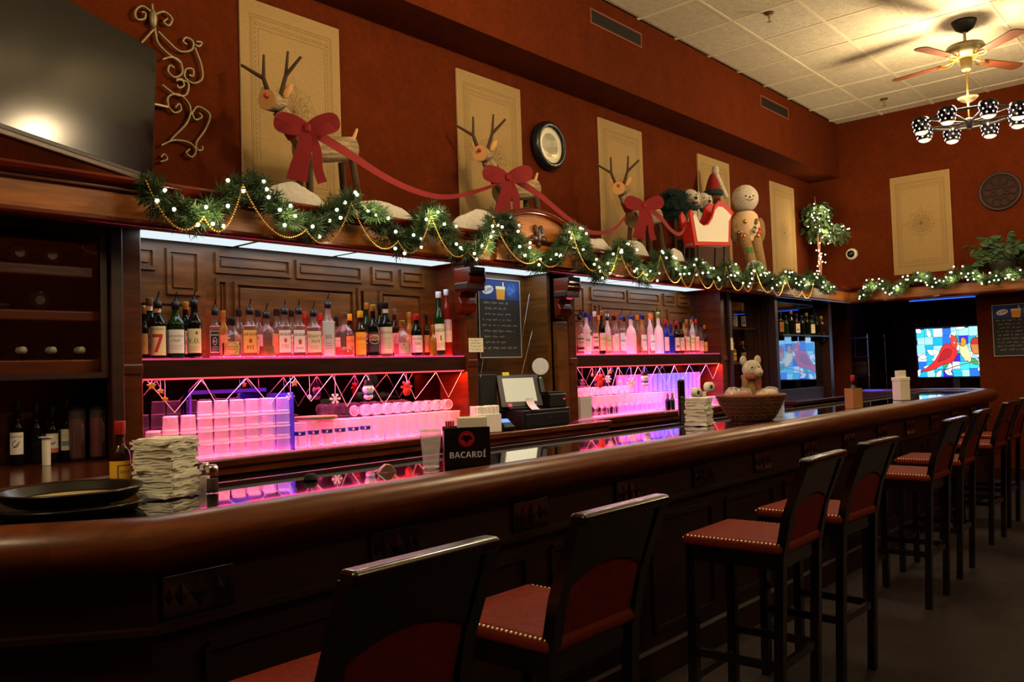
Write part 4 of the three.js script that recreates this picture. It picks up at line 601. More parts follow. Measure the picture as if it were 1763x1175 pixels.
// bottles in the display cabinet and before the mirror
{
  const r = rng(33), kinds = ['dark', 'green', 'brown', 'clear', 'gold'];
  for (let k = 0; k < 6; k++) bottle({ name: 'cabinet_bottle', x: 7.81 + k * .1, y: 1.781, z: -4.02 - r() * .1, r: .034, h: .22 + r() * .06, glass: kinds[k % 5], label: 6 + k * 3 % 20, cap: 'black', desc: 'bottle standing on the upper shelf of the glass cabinet', group: 'bottles on upper cabinet shelf' });
  for (let k = 0; k < 5; k++) bottle({ name: 'cabinet_bottle', x: 7.83 + k * .12, y: 1.431, z: -4.0 - r() * .1, r: .036, h: .2 + r() * .05, glass: kinds[(k + 2) % 5], label: 9 + k, cap: 'gold', desc: 'bottle standing on the lower shelf of the glass cabinet', group: 'bottles on lower cabinet shelf' });
}
{
  const t = thing('mirror_shelf', 'narrow dark shelf fixed in front of the bar mirror', 'shelf', [9.16, 1.70, -3.757]);
  part('board', rb(1.28, .018, .1, .004), mSatin, t); for (const x of [-.55, 0, .55]) part('bracket', bx(.012, .05, .07, x, -.032, -.01), mBlack, t);
  const r = rng(91); for (let k = 0; k < 9; k++) bottle({ name: 'mirror_bottle', x: 8.58 + k * .14, y: 1.710, z: -3.757, r: .032, h: .2 + r() * .06, shape: k % 3 ? 'round' : 'square', glass: ['dark', 'green', 'dark', 'brown', 'dark'][k % 5], label: k % 3 ? -1 : 6 + (k * 5) % 20, cap: ['black', 'black', 'gold'][k % 3], desc: 'dark bottle on the shelf in front of the bar mirror', group: 'bottles before the mirror' });
}
// ================================================================ bar glasses
const tumblerG = lathe([[.0365, .0005], [.038, 0], [.0382, .004], [.0335, .085], [.031, .088], [0, .088]], 16);
const pintG = lathe([[0, .003], [.027, 0], [.029, .004], [.040, .142], [.0388, .142], [.028, .012], [0, .012]], 16);
const stemG = lathe([[0, .002], [.032, 0], [.032, .003], [.006, .008], [.0045, .06], [.012, .072], [.033, .1], [.036, .13], [.031, .165], [.030, .165], [.034, .13], [.031, .102], [.01, .076], [0, .074]], 16);
const tallG = lathe([[0, .003], [.028, 0], [.03, .004], [.034, .16], [.0328, .16], [.0285, .012], [0, .012]], 16);
const mPrint = mat(0x1c3ab0, .5, { side: THREE.DoubleSide }), mDrinkB = mat(0xdfe6ff, .14, { phys: true, transmission: .6, thickness: 0, ior: 1.45 });
function glassThing(name, geo, label, group, x, y, z, o = {}) {
  const m = new THREE.Mesh(geo, o.blue ? mDrinkB : mDrink); m.castShadow = m.receiveShadow = true; m.name = numbered(name); m.position.set(x, y, z); if (o.rx) m.rotation.x = o.rx; if (o.ry) { m.rotation.order = 'YXZ'; m.rotation.y = o.ry; }
  tag(m, label, 'glass', group); scene.add(m);
  const rg = rimG.get(geo); if (rg) { const q = new THREE.Mesh(rg, mRimGlint); q.name = 'rim'; m.add(q); }
  if (o.print) { const p = new THREE.Mesh(printG, mPrint); p.name = 'blue_print'; m.add(p); }
  return m;
}
const printG = M([new THREE.CylinderGeometry(.0372, .0354, .022, 10, 1, true, -1.1, .8).translate(0, .085, 0), new THREE.CylinderGeometry(.0372, .0354, .022, 10, 1, true, .1, .8).translate(0, .085, 0), new THREE.TorusGeometry(.01, .003, 5, 14).translate(0, .085, .0375)]);
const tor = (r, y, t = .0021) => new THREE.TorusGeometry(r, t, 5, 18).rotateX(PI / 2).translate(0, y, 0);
const mRimGlint = mat(0xffffff, .15, { phys: true, transmission: .35, thickness: 0 });  // whiter, denser rings put the highlights of the glass edges into the colour
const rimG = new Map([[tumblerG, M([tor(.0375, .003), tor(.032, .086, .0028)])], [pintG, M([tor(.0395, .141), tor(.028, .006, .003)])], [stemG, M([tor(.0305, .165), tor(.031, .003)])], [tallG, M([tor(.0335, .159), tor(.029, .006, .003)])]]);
const rg = rng(404), jit = k => (rg() - .5) * k;
const GT = CT + .0075; // glasses stand on the lit counter panel
{ // nested stacks of upturned tumblers, stepping up to the right
  const rows = [[-3.953, .0], [-4.04, .045]];
  rows.forEach(([z, off], ri) => { for (let i = 0; i < 11; i++) { const x = 1.89 + i * .0895 + off; if (x > 2.61) continue; const n = Math.min(4, (i < 1 ? 2 : i < 3 ? 3 : 4) + (ri ? 0 : (i < 3 ? 0 : -0))); const ox = jit(.004), oz = jit(.008); for (let k = 0; k < n; k++) glassThing('tumbler', tumblerG, 'clear tumbler upturned in the stepped stacks of pink lit tumblers', 'stacked tumblers', x + ox, GT + k * .066, z + oz); } });
}
for (let j = 0; j < 2; j++) for (let i = 0; i < 6; i++) glassThing('pint_glass', pintG, 'clear pint glass with blue print beside the tumbler stacks', 'printed pint glasses', 2.715 + i * .091 + jit(.006), GT, -3.958 - j * .09 + jit(.006), { print: j === 0, ry: -.6 });
for (let j = 0; j < 2; j++) for (let i = 0; i < 8; i++) glassThing('short_glass', pintG, 'plain clear glass under the row of lying wine glasses', 'plain glasses near the register', 3.265 + i * .092 + jit(.006), GT, -3.958 - j * .09 + jit(.006));
for (let i = 0; i < 9; i++) glassThing('lying_wine_glass', stemG, 'clear wine glass lying on other glasses, mouth outwards', 'lying wine glasses near the register', 3.22 + i * .083, GT + .18, -4.12 + jit(.01), { rx: PI / 2 - .05, ry: -.15 });
{ const t = thing('plate_stack', 'low stack of orange lit plates resting on the pint glasses', 'plates', [2.86, GT + .143, -4.01]); for (let k = 0; k < 3; k++) part('plate', lathe([[0, 0], [.07, 0], [.12, .01], [.121, .013], [.07, .005], [0, .005]], 32).translate(0, k * .007, 0), mat(0xd8b070, .5), t); }
{ // open blue rack round the taller tumbler stacks
  const t = thing('glass_rack', 'blue translucent plastic rack round the taller tumbler stacks', 'rack', [2.42, GT, -4.05]); const m = glassOf(0x6a6cf4, .7, .15);
  part('end_panel', bx(.006, .29, .25, .237, .145, 0), m, t); part('corner_post', bx(.012, .32, .012, -.225, .16, -.122), m, t); part('top_rail', [bx(.46, .02, .008, 0, .33, -.128), bx(.008, .02, .25, .237, .30, 0)], m, t);
}
// second bay
for (let j = 0; j < 2; j++) for (let i = 0; i < 12; i++) glassThing('stem_glass', stemG, 'clear stemmed glass standing on the counter under the clear bottles', 'standing stemmed glasses', 5.5 + i * .088 + jit(.008), GT, -3.958 - j * .085 + jit(.008));
for (let i = 0; i < 9; i++) glassThing('lying_glass', stemG, 'clear stemmed glass lying across the standing stemmed glasses', 'lying glasses above the stemmed glasses', 5.31 + i * .084, GT + .205, -4.1 + jit(.01), { rx: PI / 2 - .04 });
for (let i = 0; i < 9; i++) glassThing('rocks_glass', tumblerG, 'clear rocks glass standing beside the small green bottle', 'rocks glasses', 6.74 + i * .09 + jit(.006), GT, -3.965 + jit(.012));
for (let k = 0; k < 2; k++) for (let i = 0; i < 18; i++) glassThing('tall_glass', tallG, 'tall clear glass lit violet at the back of the counter', 'tall violet glasses', 6.1 + i * .079 + jit(.004), GT + k * .165, -4.14 + jit(.01), { blue: true });
for (const [x, g, d] of [[6.56, 'dark', 'small dark bottle standing among the stemmed glasses'], [6.64, 'green', 'small green bottle standing beside the rocks glasses']]) bottle({ name: 'small_bottle', x, y: GT, z: -3.945, r: .022, h: .15, glass: g, cap: 'gold', desc: d });
{ const t = thing('paper_box', 'grey white paper box on the back counter beside the register', 'box', [5.345, GT, -3.985], 0); part('box', rb(.15, .175, .08, .004, 0, .0885, 0), mat(0xb8b4bc, .8), t); part('lid_flap', rb(.152, .02, .082, .003, 0, .156, 0), mat(0xc4c0c6, .8), t); }
// ================================================================ hanging ornaments along the shelves
const mOrn = { gold: mat(0xe09a28, .5), white: mat(0xf2e8ea, .7), red: mat(0xd02818, .6), brown: mat(0x9a5a28, .8), hat: mat(0x1c1218, .6), blue: mat(0x2a3ca8, .6) };
const starPts = (R, r, n = 5) => Array.from({ length: 2 * n }, (_, k) => { const a = PI / 2 + k * PI / n, q = k % 2 ? r : R; return [Math.cos(a) * q, Math.sin(a) * q]; });
function ornString(x0, x1, n, label) {
  const t = thing('zigzag_string', label, 'string'); const pts = []; const rz = rng(n * 7 + Math.round(x0)); for (let k = 0; k <= 2 * n; k++) pts.push([Math.min(x1, Math.max(x0, x0 + (x1 - x0) * (k + (k % (2 * n) ? .5 * (rz() - .5) : 0)) / (2 * n))), k % 2 ? 1.225 + .05 * rz() : 1.416, -3.957]);
  for (let k = 0; k < 2 * n; k++) part('cord', bar(pts[k], pts[k + 1], .0014, .0014, 6), mat(0xf0e4d8, .4), t);
}
ornString(1.87, 3.99, 8, 'pale zigzag string hanging under the brown bottle shelf'); ornString(5.26, 7.57, 8, 'pale zigzag string hanging under the clear bottle shelf');
function orn(kind, x, y, s, desc) {
  const names = { star: 'star_ornament', flake: 'snowflake_ornament', snowman: 'snowman_ornament', ginger: 'gingerbread_ornament' };
  const t = thing(names[kind], desc, 'ornament', [x, y, -3.945], -.3, 'hanging ornaments');
  const loop = tube([[0, s * .9, 0], [.002, (1.416 - y) * .5 + s * .4, 0], [0, 1.416 - y, 0]], .0012, 8, 5); 
  if (kind === 'star') part('star', ext(starPts(s, s * .5), .006, .002).translate(0, 0, -.003), mOrn.gold, t);
  if (kind === 'flake') part('flake', [0, 1, 2].flatMap(k => [bx(s * 2, s * .22, .008).rotateZ(k * PI / 3), ...[1, -1].map(q => cy(s * .24, s * .24, .009, 12).rotateX(PI / 2).translate(q * s * .8, 0, 0).rotateZ(k * PI / 3))]), mOrn.white, t);
  if (kind === 'snowman') { part('body', [el(s, s * .8, .02, 0, 0, 0), el(s * .8, s * .5, .02, 0, -s * 1.2, 0)], mOrn.white, t); part('hat', [bx(s * 1.5, s * .18, .03, 0, s * .75, 0), bx(s, s * .7, .028, 0, s * 1.15, 0)], mOrn.hat, t); part('scarf', rb(s * 1.3, s * .3, .044, .006, 0, -s * .72, 0), mOrn.blue, t); part('eyes', [sp(s * .1, -s * .3, s * .1, .02, 8, 6), sp(s * .1, s * .3, s * .1, .02, 8, 6)], mOrn.hat, t); }
  if (kind === 'ginger') { part('body', [el(s * .7, s * .8, .012, 0, -s * .5, 0), el(s * .55, s * .5, .012, 0, s * .5, 0), bar([0, -s * .1, 0], [s, s * .3, 0], s * .2), bar([0, -s * .1, 0], [-s, s * .3, 0], s * .2), el(s * .2, s * .3, .01, s * .5, s * .9, 0), el(s * .2, s * .3, .01, -s * .5, s * .9, 0)], mOrn.red, t); }
  part('hanger', loop, mOrn.white, t);
}
for (const [k, x, y, s, d] of [["star",1.885,1.39,0.02,"orange star ornament nearest the cabinet post"],["star",1.927,1.364,0.013,"small orange star ornament under the large one"],["star",1.949,1.324,0.014,"small orange star ornament just above the tumblers"],["star",2.68,1.379,0.018,"orange star ornament above the snowflake beside the plates"],["flake",2.652,1.308,0.022,"white snowflake ornament above the plate stack"],["flake",2.776,1.299,0.013,"small white snowflake ornament"],["flake",2.949,1.282,0.03,"largest white snowflake ornament under the brown bottles"],["snowman",3.189,1.326,0.036,"snowman ornament with black hat under the brown bottles"],["ginger",3.49,1.322,0.036,"red reindeer shaped ornament near the register"],["ginger",5.54,1.309,0.045,"orange and white figure ornament under the clear bottles"],["star",5.691,1.38,0.018,"orange star ornament under the clear bottles"],["star",5.441,1.358,0.013,"small orange star ornament beside the register post"],["flake",5.654,1.32,0.03,"white snowflake ornament beside the orange figure"],["flake",5.818,1.287,0.02,"small white snowflake ornament amid the stemmed glasses"],["flake",5.99,1.277,0.045,"largest white snowflake ornament under the clear bottles"],["snowman",6.199,1.31,0.04,"snowman ornament with black hat under the clear bottles"]]) orn(k, x, y, s, d);

// ================================================================ evergreen garlands with fairy lights and bead swags
const mNeedle = mat(0x22401a, .7, { side: THREE.DoubleSide }), mFairy = glowMat(new THREE.Color().setRGB(1, .86, .56), 7), mCordG = mat(0x16300f, .8);
const sprigG = (() => { const p = [], r = rng(17); for (let k = 0; k < 22; k++) { const a = k * 2.4, t = k / 22, d = V(Math.cos(a) * .8, .55 + .5 * r(), Math.sin(a) * .8).normalize().multiplyScalar(.04 + .014 * r()), o = V(0, t * .055, 0), s = V(-d.z, 0, d.x).normalize().multiplyScalar(.0028); const e = o.clone().add(d), q = o.clone().add(d.clone().multiplyScalar(.5)); for (const v of [o, q.clone().add(s), e, o, e, q.clone().sub(s)]) p.push(v.x, v.y, v.z); } const g = new THREE.BufferGeometry(); g.setAttribute('position', new THREE.Float32BufferAttribute(p, 3)); g.computeVertexNormals(); return g; })();
const fairyG = sp(.0088, 0, 0, 0, 8, 6), beadG = new THREE.OctahedronGeometry(.0056);
function garland(label, pts, dens, bulbs, seed, lights) {
  const t = thing('garland', label, 'garland'), r = rng(seed), c = new THREE.CatmullRomCurve3(pts.map(p => V(...p)), false, 'centripetal'), LEN = c.getLength();
  c.arcLengthDivisions = 800;
  part('wire_core', new THREE.TubeGeometry(c, pts.length * 4, .014, 6), mCordG, t);
  const n = Math.round(LEN * dens), im = new THREE.InstancedMesh(sprigG, mNeedle, n), o = new THREE.Object3D(), col = new THREE.Color();
  for (let i = 0; i < n; i++) { const u = r(), p = c.getPointAt(u), q = V(r() - .5, r() - .5, r() - .35).normalize(); o.position.copy(p).addScaledVector(q, .022 * r()); o.quaternion.setFromUnitVectors(V(0, 1, 0), q); o.scale.setScalar(.6 + .55 * r()); o.updateMatrix(); im.setMatrixAt(i, o.matrix); const k = .55 + .8 * r(); im.setColorAt(i, col.setRGB(k, k * (.9 + .2 * r()), k * .8)); }
  im.name = 'needles'; im.userData.kind = 'stuff'; im.castShadow = im.receiveShadow = true; t.add(im);
  for (let i = 0; i < bulbs; i++) { const u = Math.min(.998, Math.max(.002, (i + .5 + (r() - .5) * 1.6) / bulbs)), p = c.getPointAt(u); p.x += (r() - .5) * .1; p.y += (r() - .5) * .13; p.z += .03 + r() * .04; if (pts[0][2] > -3.5 && false) p.z = 0; shared('fairy_bulb', fairyG, mFairy, t, p.x, p.y, p.z); }
  for (let i = 0; i < lights; i++) { const p = c.getPointAt((i + .5) / lights); const l = new THREE.PointLight(WARM, FAIRY * bulbs / lights); l.position.set(p.x, p.y, p.z + .11); l.castShadow = true; t.add(l); }
  return t;
}
const gp = [[1.671,2.266,-3.515],[1.716,2.189,-3.515],[1.793,2.156,-3.515],[1.873,2.132,-3.515],[1.963,2.156,-3.515],[2.03,2.217,-3.515],[2.106,2.303,-3.515],[2.182,2.326,-3.515],[2.243,2.259,-3.515],[2.321,2.199,-3.515],[2.385,2.155,-3.515],[2.47,2.158,-3.515],[2.557,2.162,-3.515],[2.63,2.22,-3.515],[2.713,2.306,-3.515],[2.789,2.31,-3.515],[2.877,2.271,-3.515],[2.976,2.239,-3.515],[3.006,2.178,-3.515],[3.075,2.128,-3.515],[3.138,2.12,-3.515],[3.228,2.201,-3.515],[3.286,2.307,-3.515],[3.359,2.316,-3.515],[3.434,2.229,-3.515],[3.526,2.135,-3.515],[3.598,2.107,-3.515],[3.7,2.15,-3.515],[3.781,2.247,-3.515],[3.854,2.345,-3.515],[3.946,2.349,-3.515],[4.025,2.272,-3.515],[4.094,2.185,-3.515],[4.219,2.128,-3.515],[4.369,2.132,-3.515],[4.498,2.201,-3.515],[4.602,2.33,-3.515],[4.702,2.353,-3.515],[4.763,2.244,-3.515],[4.859,2.128,-3.515],[4.963,2.086,-3.515],[5.076,2.165,-3.515],[5.18,2.281,-3.515],[5.288,2.299,-3.515],[5.384,2.211,-3.515],[5.482,2.12,-3.515],[5.595,2.1,-3.515],[5.711,2.19,-3.515],[5.822,2.291,-3.515],[5.916,2.252,-3.515],[6.02,2.189,-3.515],[6.156,2.15,-3.515],[6.286,2.222,-3.515],[6.405,2.25,-3.515],[6.552,2.201,-3.515],[6.703,2.135,-3.515],[6.836,2.194,-3.515],[6.931,2.279,-3.515],[7.059,2.209,-3.515],[7.202,2.138,-3.515],[7.388,2.23,-3.515],[7.518,2.31,-3.515],[7.699,2.233,-3.515],[7.888,2.165,-3.515],[8.098,2.247,-3.515],[8.311,2.272,-3.515],[8.523,2.213,-3.515],[8.757,2.275,-3.515],[8.947,2.3,-3.515],[9.15,2.236,-3.515],[9.397,2.198,-3.515]], ge = [[10.13,2.155,-3.453],[10.13,2.171,-3.399],[10.13,2.272,-3.315],[10.13,2.274,-3.185],[10.13,2.198,-3.093],[10.13,2.223,-2.997],[10.13,2.323,-2.868],[10.13,2.311,-2.746],[10.13,2.235,-2.629],[10.13,2.243,-2.511],[10.13,2.327,-2.39],[10.13,2.33,-2.304],[10.13,2.259,-2.223],[10.13,2.223,-2.113],[10.13,2.25,-1.947],[10.13,2.263,-1.771]];
const g1 = garland('green pine garland with fairy lights draped along the back bar canopy', gp, 330, 160, 61, 16);
{ // end wall piece: same maker, bulbs stand off towards -x
  const t = garland('green pine garland with fairy lights along the end wall canopy', ge, 260, 62, 62, 6);
  for (const o of t.children) if (o.isPointLight || o.name === 'fairy_bulb') { o.position.x -= .07; o.position.z -= .06; }
}
{ // bead swags
  const peaks = [[1.645,2.252,-3.46],[2.097,2.304,-3.46],[2.719,2.298,-3.46],[3.279,2.305,-3.46],[3.805,2.332,-3.46],[4.596,2.342,-3.46],[5.153,2.293,-3.46],[5.731,2.277,-3.46],[6.286,2.236,-3.46],[6.823,2.265,-3.46],[7.4,2.296,-3.46],[8.071,2.269,-3.46],[8.807,2.285,-3.46]], sw = (a, b, sag) => { const q = []; const n = 26; for (let i = 0; i <= n; i++) { const t = i / n, p = V(...a).lerp(V(...b), t); p.y -= sag * 4 * t * (1 - t); q.push(p); } return q; };
  const mBead = mat(0xf0c060, .4, { metalness: .5 });
  for (let i = 0; i < peaks.length - 1; i++) {
    const a = peaks[i], b = peaks[i + 1], m = [(a[0] + b[0]) / 2 + .03, 2.13, (a[2] + b[2]) / 2];
    for (const [p, q, s] of [[a, m, .12], [m, b, .13]]) { const pts = sw(p, q, s), c = new THREE.CatmullRomCurve3(pts), n = Math.round(c.getLength() / .0125), gs = []; for (let k = 0; k < n; k++) { const v = c.getPointAt(k / n); gs.push(beadG.clone().translate(v.x, v.y, v.z)); } part('bead_swag', gs, mBead, g1); }
  }
}
// ================================================================ snow batting on the canopy
const n3 = vnoise(55, 64);
function snow(x, z, rx, ry, rz, turn, label) {
  const g = new THREE.SphereGeometry(1, 36, 20), p = g.attributes.position;
  for (let i = 0; i < p.count; i++) { let a = p.getX(i), b = p.getY(i), c = p.getZ(i); const k = 1 + .3 * (n3(a * 2.2 + x * 7 + 9, c * 2.2 + z * 5 + 9) - .5) + .12 * (n3(a * 6 + 20, c * 6 + x * 11) - .5); p.setXYZ(i, a * rx * (.85 + .3 * n3(c * 3 + 5, x * 9)), Math.max(-.004, b > 0 ? b * ry * k : b * .003), c * rz * k); }
  g.computeVertexNormals(); const m = part('snow_mound', g, mSnow); m.position.set(x, 2.297, z); m.rotation.y = turn; tag(m, label, 'fake snow', 'white snow batting on the canopy'); return m;
}
for (const [x, z, rx, ry, rz, tn, lb] of [[2.595,-3.8,0.249,0.138,0.075,0.15,"white snow batting under the reindeer next to the television"],[3.148,-3.74,0.302,0.101,0.075,0.15,"low white snow batting between the television reindeer and the clock"],[4.052,-3.76,0.345,0.16,0.075,0.15,"broad white snow batting under the reindeer beside the clock"],[5.297,-3.74,0.233,0.097,0.075,0.15,"low white snow batting between the carved arch and the third reindeer"],[5.799,-3.74,0.246,0.127,0.075,0.15,"white snow batting under the reindeer ahead of the sleigh"],[6.367,-3.71,0.171,0.112,0.075,0.15,"rounded white snow batting in front of the sleigh"],[7.879,-3.68,0.241,0.137,0.075,0.15,"white snow batting under the snowman doll"]]) snow(x, z, rx, ry, rz, tn, lb);
// ================================================================ log reindeer with bows
const mBark = mat(0x5a4430, .9, { map: rept(barkTex, 2, 1), bumpMap: rept(barkTex, 2, 1), bumpScale: .004 }), mBirch = mat(0xd2bd98, .85, { map: rept(barkTex, 2, 1), bumpMap: rept(barkTex, 2, 1), bumpScale: .003 }), mEnd = mat(0xd09a5c, .8), mTwig = mat(0x4a3620, .9);
function logBar(a, b, r, r2) { return bar(a, b, r, r2, 16); }
function reindeer(x, z, turn, label) {
  const t = thing('log_reindeer', label, 'reindeer', [x, 2.289, z], turn);
  part('body', logBar([-.15, .40, 0], [.2, .46, 0], .078, .072), mBirch, t);
  part('neck', logBar([-.11, .42, 0], [-.27, .6, .02], .05, .043), mBirch, t);
  const h0 = V(-.235, .655, -.035), h1 = V(-.355, .635, .045), d = h1.clone().sub(h0).normalize();
  const hd = part('head', bar(h0, h1, .052, .056, 18), mBirch, t);
  part('face_disc', bar(h1.clone().addScaledVector(d, -.002), h1.clone().addScaledVector(d, .004), .053, .053, 18), mEnd, hd);
  part('nose', sp(.014, h1.x - .012, h1.y + .02, h1.z + .012, 10, 8), mat(0xc03020, .5), hd);
  const lat = V(.55, 0, .83);
  for (const s of [-1, 1]) {
    const at = (k, x, y, z) => V(-.285 + x, y, z).addScaledVector(lat, s * k);
    part('ear', el(.02, .045, .012, 0, 0, 0, 12, 10).rotateZ(-s * .5).rotateY(-.6).translate(...at(.068, .01, .705, .0).toArray()), mEnd, hd);
    const b = at(.035, 0, .685, 0), k = at(.07, 0, .79, 0);
    part('antler', [bar(b, k, .014, .012, 8), bar(k, at(.185, -.02, .875, 0), .012, .008, 8), bar(k, at(.075, .01, .925, 0), .011, .007, 8)], mTwig, hd);
  }
  for (const [a, s] of [[-.11, -1], [-.11, 1], [.15, -1], [.17, 1]]) part('leg', bar([a, .38, s * .045], [a + (a > 0 ? .04 : -.015), 0, s * .075], .021, .019, 10), mTwig, t);
  part('red_collar', bar([-.165, .482, .007], [-.225, .55, .014], .056, .053, 18), mRedCloth, t);
  part('tail', bar([.195, .49, 0], [.235, .585, 0], .016, .008, 8), mEnd, t);
  return t;
}
reindeer(2.92, -3.97, -.12, 'birch log reindeer with red bow, standing next to the television');
reindeer(4.60, -3.97, -.12, 'birch log reindeer with red bow, standing beside the round clock');
reindeer(6.30, -3.97, -.12, 'birch log reindeer with red bow, standing ahead of the white sleigh');
function bow(x, y, z, s, label) {
  const t = thing('red_bow', label, 'bow', [x, y, z], -.7);
  const loop = q => ribbon([[0, 0, 0], [q * .5 * s, .33 * s, .08 * s], [q * 1.0 * s, .42 * s, .1 * s], [q * 1.08 * s, .1 * s, .12 * s], [q * .6 * s, -.08 * s, .16 * s], [0, -.02 * s, .05 * s]], .42 * s, .004);
  part('loop', loop(1), mRedCloth, t); part('loop', loop(-1), mRedCloth, t);
  part('knot', rb(.3 * s, .36 * s, .22 * s, .02, 0, .02 * s, .09 * s), mRedCloth, t);
  part('tail', ribbon([[.05 * s, -.1 * s, .06 * s], [.35 * s, -.9 * s, .12 * s], [.4 * s, -1.7 * s, .1 * s], [.55 * s, -2.2 * s, .08 * s]], .38 * s, .004), mRedCloth, t);
  part('tail', ribbon([[-.05 * s, -.1 * s, .06 * s], [-.15 * s, -.9 * s, .12 * s], [-.35 * s, -1.6 * s, .1 * s], [-.45 * s, -2.1 * s, .08 * s]], [.5 * s, .85 * s], .004), mRedCloth, t);
  
}
bow(2.70, 2.755, -3.80, .135, 'red ribbon bow on the reindeer next to the television');
bow(4.335, 2.735, -3.80, .135, 'red ribbon bow on the reindeer beside the clock');
bow(6.06, 2.76, -3.80, .132, 'red ribbon bow on the reindeer ahead of the sleigh');
for (const [pts, lb] of [[[[2.74, 2.74, -3.79], [2.94, 2.65, -3.75], [3.14, 2.57, -3.74], [3.45, 2.52, -3.78], [3.8, 2.54, -3.85], [4.2, 2.66, -3.88], [4.28, 2.70, -3.83]], 'long red ribbon rein between the clock reindeer and the television reindeer'], [[[4.38, 2.74, -3.79], [4.6, 2.66, -3.76], [4.95, 2.52, -3.76], [5.3, 2.46, -3.8], [5.7, 2.54, -3.86], [5.87, 2.66, -3.86]], 'long red ribbon rein from the clock reindeer back to the third reindeer'], [[[6.1, 2.76, -3.79], [6.3, 2.68, -3.78], [6.45, 2.60, -3.78], [6.62, 2.58, -3.8], [6.8, 2.66, -3.84], [6.9, 2.78, -3.86]], 'red ribbon rein from the third reindeer to the sleigh']])
  tag(part('ribbon_rein', ribbon(pts, [.055, .018], .003), mRedCloth), lb, 'ribbon');
// ================================================================ sleigh and plush toys
{
  const t = thing('toy_sleigh', 'white wooden toy sleigh with red edging and black runners', 'sleigh', [6.87, 2.296, -3.83], -.3); t.scale.x = .7;
  const S = [[0, .5], [.03, .54], [.07, .5], [.13, .43], [.21, .40], [.31, .42], [.40, .5], [.46, .6], [.53, .645], [.62, .645], [.72, .6], [.80, .55], [.74, .48], [.71, .235], [.07, .215], [.03, .38]];
  const inner = S.map(([x, y]) => [.40 + (x - .40) * .87, .41 + (y - .41) * .8 - .005]);
  for (const z of [0, -.12]) { const p = part('side_panel', ext(S, .02, .003).translate(0, 0, z - .01), mat(0xc01c18, .6), t); part('white_field', ext(inner, .004).translate(0, 0, z + (z ? -.016 : .0135)), mat(0xeae2d0, .7), p); }
  part('floor', bx(.62, .02, .098, .39, .24, -.06), mat(0xe6dcc6, .7), t); part('seat_back', bx(.02, .36, .098, .69, .42, -.06), mat(0xc01c18, .6), t); part('dash', bx(.02, .2, .098, .06, .34, -.06), mat(0xc01c18, .6), t);
  for (const z of [0, -.12]) part('runner', [tube([[-.1, .22, z], [-.12, .1, z], [-.04, .014, z], [.2, .013, z], [.72, .013, z], [.82, .03, z]], .013, 30, 6), bar([.12, .01, z], [.14, .22, z], .011), bar([.6, .01, z], [.62, .22, z], .011)], mBlack, t);
}
{ const t = thing('wrapped_box', 'plain brown box behind the toy sleigh carrying the plush toys', 'box', [7.70, 2.29, -4.14]); part('box', rb(.74, .36, .2, .006, 0, .181, 0), mat(0x4a2c1c, .8), t); part('lid', rb(.75, .02, .21, .004, 0, .355, 0), mat(0x54321e, .8), t); }
const mPlush = (c) => mat(c, .95, { tri: true, map: rept(clothTex, 6), bumpMap: rept(clothTex, 6), bumpScale: .004 });
const pW = mPlush(0xe8dcc4), pB = mPlush(0x6a3a1c), pG = mPlush(0x123830), pR = mPlush(0xa01814), pT = mPlush(0xb08a58), pK = mat(0x1a1010, .6);
function plushDog(x, y, z, turn, label) {
  const t = thing('plush_dog', label, 'plush toy', [x, y, z], turn);
  part('body', [el(.085, .15, .085, 0, .12, 0), el(.026, .07, .03, -.062, .16, .045), el(.026, .07, .03, .062, .16, .045)], pW, t); t.scale.set(.92, 1.15, .92);
  const h = part('head', [el(.095, .085, .085, 0, .31, .01), el(.045, .038, .06, 0, .285, .085)], pW, t);
  part('ear', el(.024, .06, .03, -.1, .32, 0), pW, h); part('ear', el(.024, .06, .03, .1, .32, 0), pW, h);
  part('nose', el(.02, .015, .012, 0, .298, .142), pK, h); part('mouth', el(.034, .016, .02, 0, .262, .118), mat(0x4a1410, .6), h); part('eyes', [sp(.009, -.032, .335, .084, 8, 6), sp(.009, .032, .335, .084, 8, 6)], pK, h);
  part('scarf', new THREE.TorusGeometry(.07, .026, 8, 20).rotateX(PI / 2).translate(0, .225, 0), pG, t);
}
plushDog(7.44, 2.70, -4.13, -.6, 'white plush dog with dark open mouth leaning on the sleigh front');
plushDog(7.69, 2.70, -4.13, -.5, 'white plush dog with green scarf sitting higher in the sleigh');
{
  const t = thing('teddy_bear', 'brown teddy bear in a red and white pompom hat behind the sleigh dogs', 'plush toy', [7.93, 2.68, -4.13], -.5);
  part('body', [el(.085, .16, .08, 0, .15, 0), el(.026, .075, .03, -.06, .19, .045), el(.026, .075, .03, .06, .19, .045)], pR, t); t.scale.set(.9, 1.2, .9); const h = part('head', [el(.085, .08, .08, 0, .36, 0), el(.035, .03, .04, 0, .34, .075)], pB, t);
  part('ear', sp(.026, -.07, .42, 0, 10, 8), pB, h); part('ear', sp(.026, .07, .42, 0, 10, 8), pB, h); part('nose', sp(.011, 0, .35, .112, 8, 6), pK, h);
  part('hat', [lathe([[.092, .40], [.088, .46], [.06, .53], [.03, .58], [0, .6]], 18)], pR, t); part('hat_brim', new THREE.TorusGeometry(.09, .026, 8, 22).rotateX(PI / 2).translate(0, .42, 0), pG, t); part('pompom', sp(.042, .04, .62, 0, 12, 10), pW, t); part('hat_tail', bar([.05, .58, 0], [.16, .38, .03], .03, .026, 10), pW, t);
}
